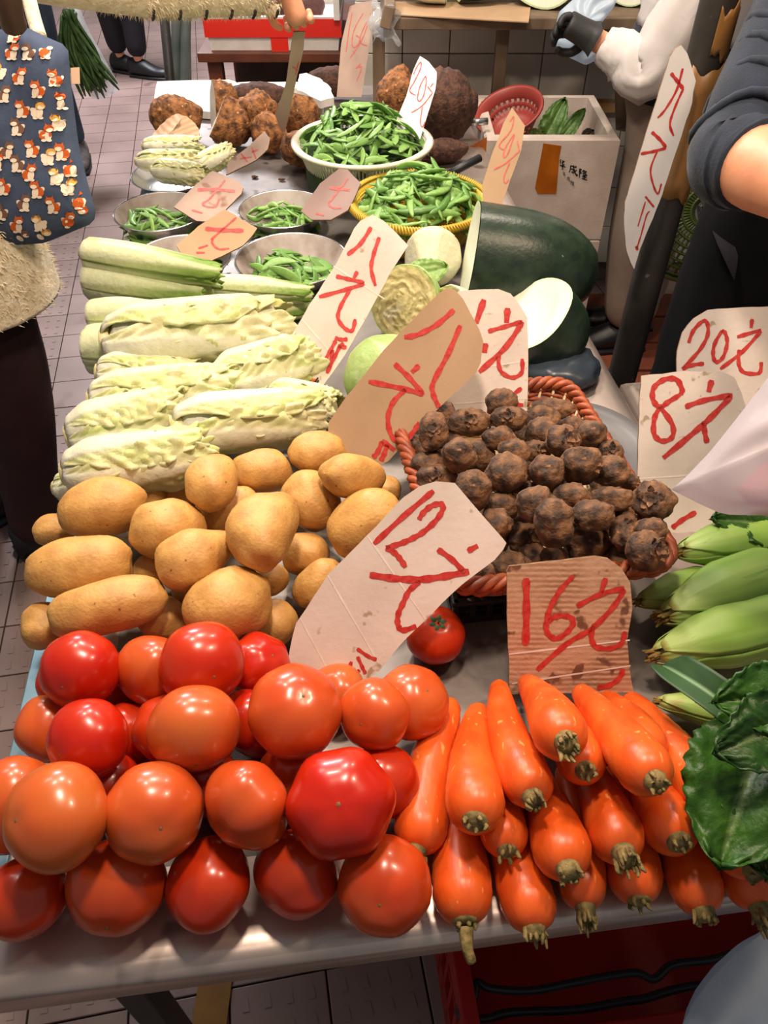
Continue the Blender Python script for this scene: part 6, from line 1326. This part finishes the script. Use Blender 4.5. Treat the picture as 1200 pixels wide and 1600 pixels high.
t, J, E = figure('person in dark trousers and black shoes far up the aisle', (b0.x, b0.y, 0), b0+V3(0, 0, .92), b0+V3(0, 0, 1.28), b0+V3(0, 0, 1.48), b0+V3(.01, 0, 1.62),
    (b0+V3(-.19, 0, 1.40), b0+V3(-.24, 0, 1.12), b0+V3(-.2, -.1, .90), V3(0, -.2, -1)), (b0+V3(.19, 0, 1.40), b0+V3(.24, 0, 1.12), b0+V3(.2, -.1, .90), V3(0, -.2, -1)),
    (b0+V3(-.09, 0, .86), b0+V3(-.09, 0, .48), b0+V3(-.07, .05, .08), b0+V3(.05, .0, .03)), (b0+V3(.07, 0, .86), b0+V3(.075, 0, .48), b0+V3(.065, -.05, .08), b0+V3(.19, -.09, .03)), V3(.8, -.6, -.2))
wear('jacket', t, J, ['hips', 'waist', 'chest', 'neck0', 'lsh', 'lua', 'lel', 'lfa', 'rsh', 'rua', 'rel', 'rfa'], E, M['darkcloth'], .02, root='waist')
wear('trousers', t, J, LEGS('L')+LEGS('R')+['hips'], E, M['darkcloth'], .020, {s+'an': (J[s+'an'][0]+V3(0, 0, .02), .046) for s in 'LR'}, root='hips')
shoe(t, J['Lan'][0], J['Lto'][0], M['shoe']); shoe(t, J['Ran'][0], J['Rto'][0], M['shoe'])
V, F, K = grid(14, 12, lambda u, v: PY(266+v*34, -10+u*150, 4.0)+V3(.012*math.sin(v*18), .03*math.sin(v*14+u*2), 0)); o = build('hanging_sheet', V, F, mat('grey_green_sheet', srgb(110, 126, 122), srgb(140, 152, 148), 8, .7)); solid(o, .003); tag(o, 'grey-green plastic sheet hanging beside the slanted trestle leg', 'sheet')
# -- vendor in white shirt and grey trousers, side on, black glove and blue film
PZ0 = .0875; f0 = V3(.775, 2.30, PZ0); e_ = V3(.655, 2.13, .955); wv = PY(938, 66, 2.19)
t, J, E = figure('vendor in a white long-sleeved shirt and grey trousers with a black glove', f0, f0+V3(.0, 0, .82), f0+V3(.06, 0, 1.14), f0+V3(.05, -.01, 1.36), f0+V3(.02, -.02, 1.50),
    (f0+V3(.07, .17, 1.26), f0+V3(.12, .22, 1.0), f0+V3(.06, .22, .78), V3(-.2, 0, -1)), (V3(.76, 2.12, 1.26), e_, wv, PY(900, 44, 2.2)-wv),
    (f0+V3(.05, .07, .76), f0+V3(.06, .08, .42), f0+V3(.09, .08, .08), f0+V3(-.04, .08, .03)), (f0+V3(-.03, -.06, .76), f0+V3(-.01, -.06, .42), f0+V3(.03, -.05, .08), f0+V3(-.1, -.06, .03)), V3(-1, -.1, -.3))
hd = (PY(900, 44, 2.2)-wv).normalized()
wear('shirt', t, J, ['waist', 'chest', 'neck0', 'lsh', 'lua', 'lel', 'lfa', 'lwr', 'rsh'], E, M['whitecloth'], .020, {'waist': (f0+V3(.03, 0, .90), (.14, .12)), 'chest': (J['chest'][0], (.16, .13))}, root='chest')
limb('waist_wrap', [f0+V3(.03, 0, .94), f0+V3(.01, 0, .86), f0+V3(.0, 0, .77)], [(.145, .16), (.15, .165), (.15, .165)], M['navy'], t, wob=.1)
limb('sleeve', [V3(.79, 2.12, 1.27), lerp(V3(.79, 2.12, 1.27), e_, .5), e_, lerp(e_, wv, .5), lerp(e_, wv, .93)], [.078, .072, .066, .058, .042], M['whitecloth'], t, 36, .22, 4)
limb('shirt_body', [f0+V3(.04, 0, 1.32), f0+V3(.04, 0, 1.1), f0+V3(.03, 0, .92)], [(.15, .17), (.165, .18), (.152, .168)], M['whitecloth'], t, wob=.12)
wear('trousers', t, J, LEGS('L')+LEGS('R')+['hips'], E, M['greycloth'], .022, {q: (J[q[:1]+q[1:]][0], r) for q, r in (('Lkn', .080), ('Rkn', .080), ('Lca', .078), ('Rca', .078), ('Lan', .066), ('Ran', .066), ('Lhp', .07), ('Rhp', .07), ('hips', (.10, .09)))}, root='hips')
shoe(t, J['Lan'][0], J['Lto'][0], M['shoe'], PZ0); shoe(t, J['Ran'][0], J['Rto'][0], M['shoe'], PZ0)
skinned('glove', {'w': (wv+hd*.016, .034), 'p': (wv+hd*.055, (.046, .032)), 'k': (wv+hd*.095, (.046, .030))}, [('w', 'p'), ('p', 'k')], M['glove'], t, root='p')
fingers(t, wv+hd*.098, hd, V3(0, -.5, .8), V3(-.2, -.5, -.8), .75, M['glove'], .070, r=.011)
pillow([(868, 40), (874, 18), (900, -5), (940, -30), (970, -20), (960, 10), (940, 36), (936, 60), (940, 90), (915, 102), (885, 88), (864, 66)], plane(900, 45, depth(wv)+.09, (-.2, -.9, .4)), .03, M['bagblue'], 'blue_film_bag', 'pale blue plastic bag crumpled in the black glove', 'bag', rip=.5, seed=9)
# -- vendor in navy sweater at the right edge, forearm bare
el = PD(1152, 246, 1.03); sh = PD(1312, -95, 1.06); wr2 = PD(1330, 330, .86)
t, J, E = figure('vendor in a navy sweater with rolled sleeve and black apron at the right edge', (.80, 1.46, 0), V3(.80, 1.45, .88), V3(.80, 1.43, 1.22), V3(.80, 1.41, 1.46), V3(.79, 1.39, 1.60),
    (V3(.99, 1.44, 1.36), V3(1.07, 1.40, 1.10), V3(1.06, 1.25, .90), V3(0, -.4, -.8)), (sh, el, wr2, PD(1350, 430, .80)-wr2),
    (V3(.90, 1.46, .82), V3(.91, 1.45, .45), V3(.91, 1.50, .08), V3(.91, 1.38, .03)), (V3(.72, 1.46, .82), V3(.72, 1.45, .45), V3(.72, 1.48, .08), V3(.72, 1.36, .03)), V3(-.2, -1, -.3))
hd = (PD(1350, 430, .80)-wr2).normalized(); fingers(t, wr2+hd*.080, hd, V3(1, .1, -.2), V3(-.3, .5, -.8), 1.2, M['skin'], .070)
limb('forearm', [el, lerp(el, wr2, .3), lerp(el, wr2, .65), wr2], [.050, .050, .042, .030], M['skin'], t)
if 0: skinned('forearm', {'e': (lerp(el, wr2, .08), .050), 'm': (lerp(el, wr2, .35), .049), 'n': (lerp(el, wr2, .7), .038), 'w': (wr2, .028)}, [('e', 'm'), ('m', 'n'), ('n', 'w')], M['skin'], t, root='m')
wear('sweater', t, J, ['waist', 'chest', 'neck0', 'lsh', 'lua', 'lel', 'lfa', 'lwr', 'rsh', 'rua', 'rel'], E, M['navy'], .022, {'rel': (lerp(sh, el, .99), .050), 'rua': (J['rua'][0], .052), 'hips': (J['hips'][0], (.10, .08)), 'waist': (J['waist'][0], (.09, .07))}, root='waist')
limb('rolled_cuff', [lerp(el, sh, .12), el, lerp(el, wr2, .10), lerp(el, wr2, .19), lerp(el, wr2, .195)], [.060, .063, .060, .056, .052], M['navy'], t, wob=.06)
m = MB(); ax = (el-sh).normalized(); s_ = ax.orthogonal().normalized(); u_ = ax.cross(s_)
for k in range(4):
    c = lerp(sh, el, .52+.13*k); m.tube([c+(s_*math.cos(a)+u_*math.sin(a))*(.064+.003*math.sin(3*a+k))+ax*.016*math.sin(a*2+k) for a in np.linspace(0, 2*PI, 25)[:-1]], .006, 8, True)
m.build('sleeve_fold', M['navy'], t)
limb('apron', [V3(.80, 1.42, 1.22), V3(.80, 1.42, 1.05), V3(.80, 1.43, .85), V3(.80, 1.43, .48)], [(.175, .18), (.185, .19), (.195, .195), (.20, .20)], M['apron'], t, 36, .05)
wear('trousers', t, J, LEGS('L')+LEGS('R')+['hips'], E, M['darkcloth'], .020, root='hips')
shoe(t, J['Lan'][0], J['Lto'][0], M['shoe']); shoe(t, J['Ran'][0], J['Rto'][0], M['shoe'])
# ------------------------------------------------------------------ plastic bags held at the right edge
WB = plane(1200, 720, .80, (-.25, -.70, .66))
pillow([(1049, 765), (1075, 742), (1110, 705), (1150, 655), (1200, 590), (1260, 520), (1320, 455), (1345, 425), (1365, 440), (1400, 600), (1400, 830), (1290, 815), (1200, 806), (1130, 804), (1090, 786)], WB, .04, M['bagwhite'], 'white_plastic_bag', 'white plastic bag with pink goods inside, in front of the 8-yuan card', 'bag', rip=.22, seed=12)
WI = plane(1200, 720, .80, (-.25, -.70, .66))
pillow([(1150, 765), (1180, 735), (1230, 700), (1300, 690), (1370, 740), (1370, 800), (1260, 800), (1170, 790)], WI, .024, M['pinkstuff'], 'pink_goods', 'pink goods showing through the white plastic bag', 'goods', rip=.3, seed=14)
pillow([(1066, 1602), (1082, 1570), (1110, 1530), (1150, 1490), (1200, 1452), (1260, 1410), (1330, 1400), (1350, 1560), (1330, 1680), (1200, 1700), (1090, 1660)], plane(1200, 1560, .80, (-.2, -.75, .62)), .045, M['bagblue'], 'carrier_bag', 'pale bluish carrier bag at the bottom right corner before the table', 'bag', rip=.25, seed=16)
hk = bpy.data.objects['carrier_bag']; b_ = org(hk)
for o_ in (PD(1300, 1415, .80), PD(1340, 1420, .80)):
    m = MB(); m.tube(smoothline([o_+V3(0, 0, -.02), lerp(o_, TB(.86, -.004, TZ+.004), .6)+V3(.01, -.012, 0), TB(.86, -.006, TZ+.004), TB(.86, .03, TZ+.005)], 5), .004, 6); me = mdata('handle', [v-b_ for v in m.V], m.F, M['bagblue']); put('handle', me, (0, 0, 0), hk)
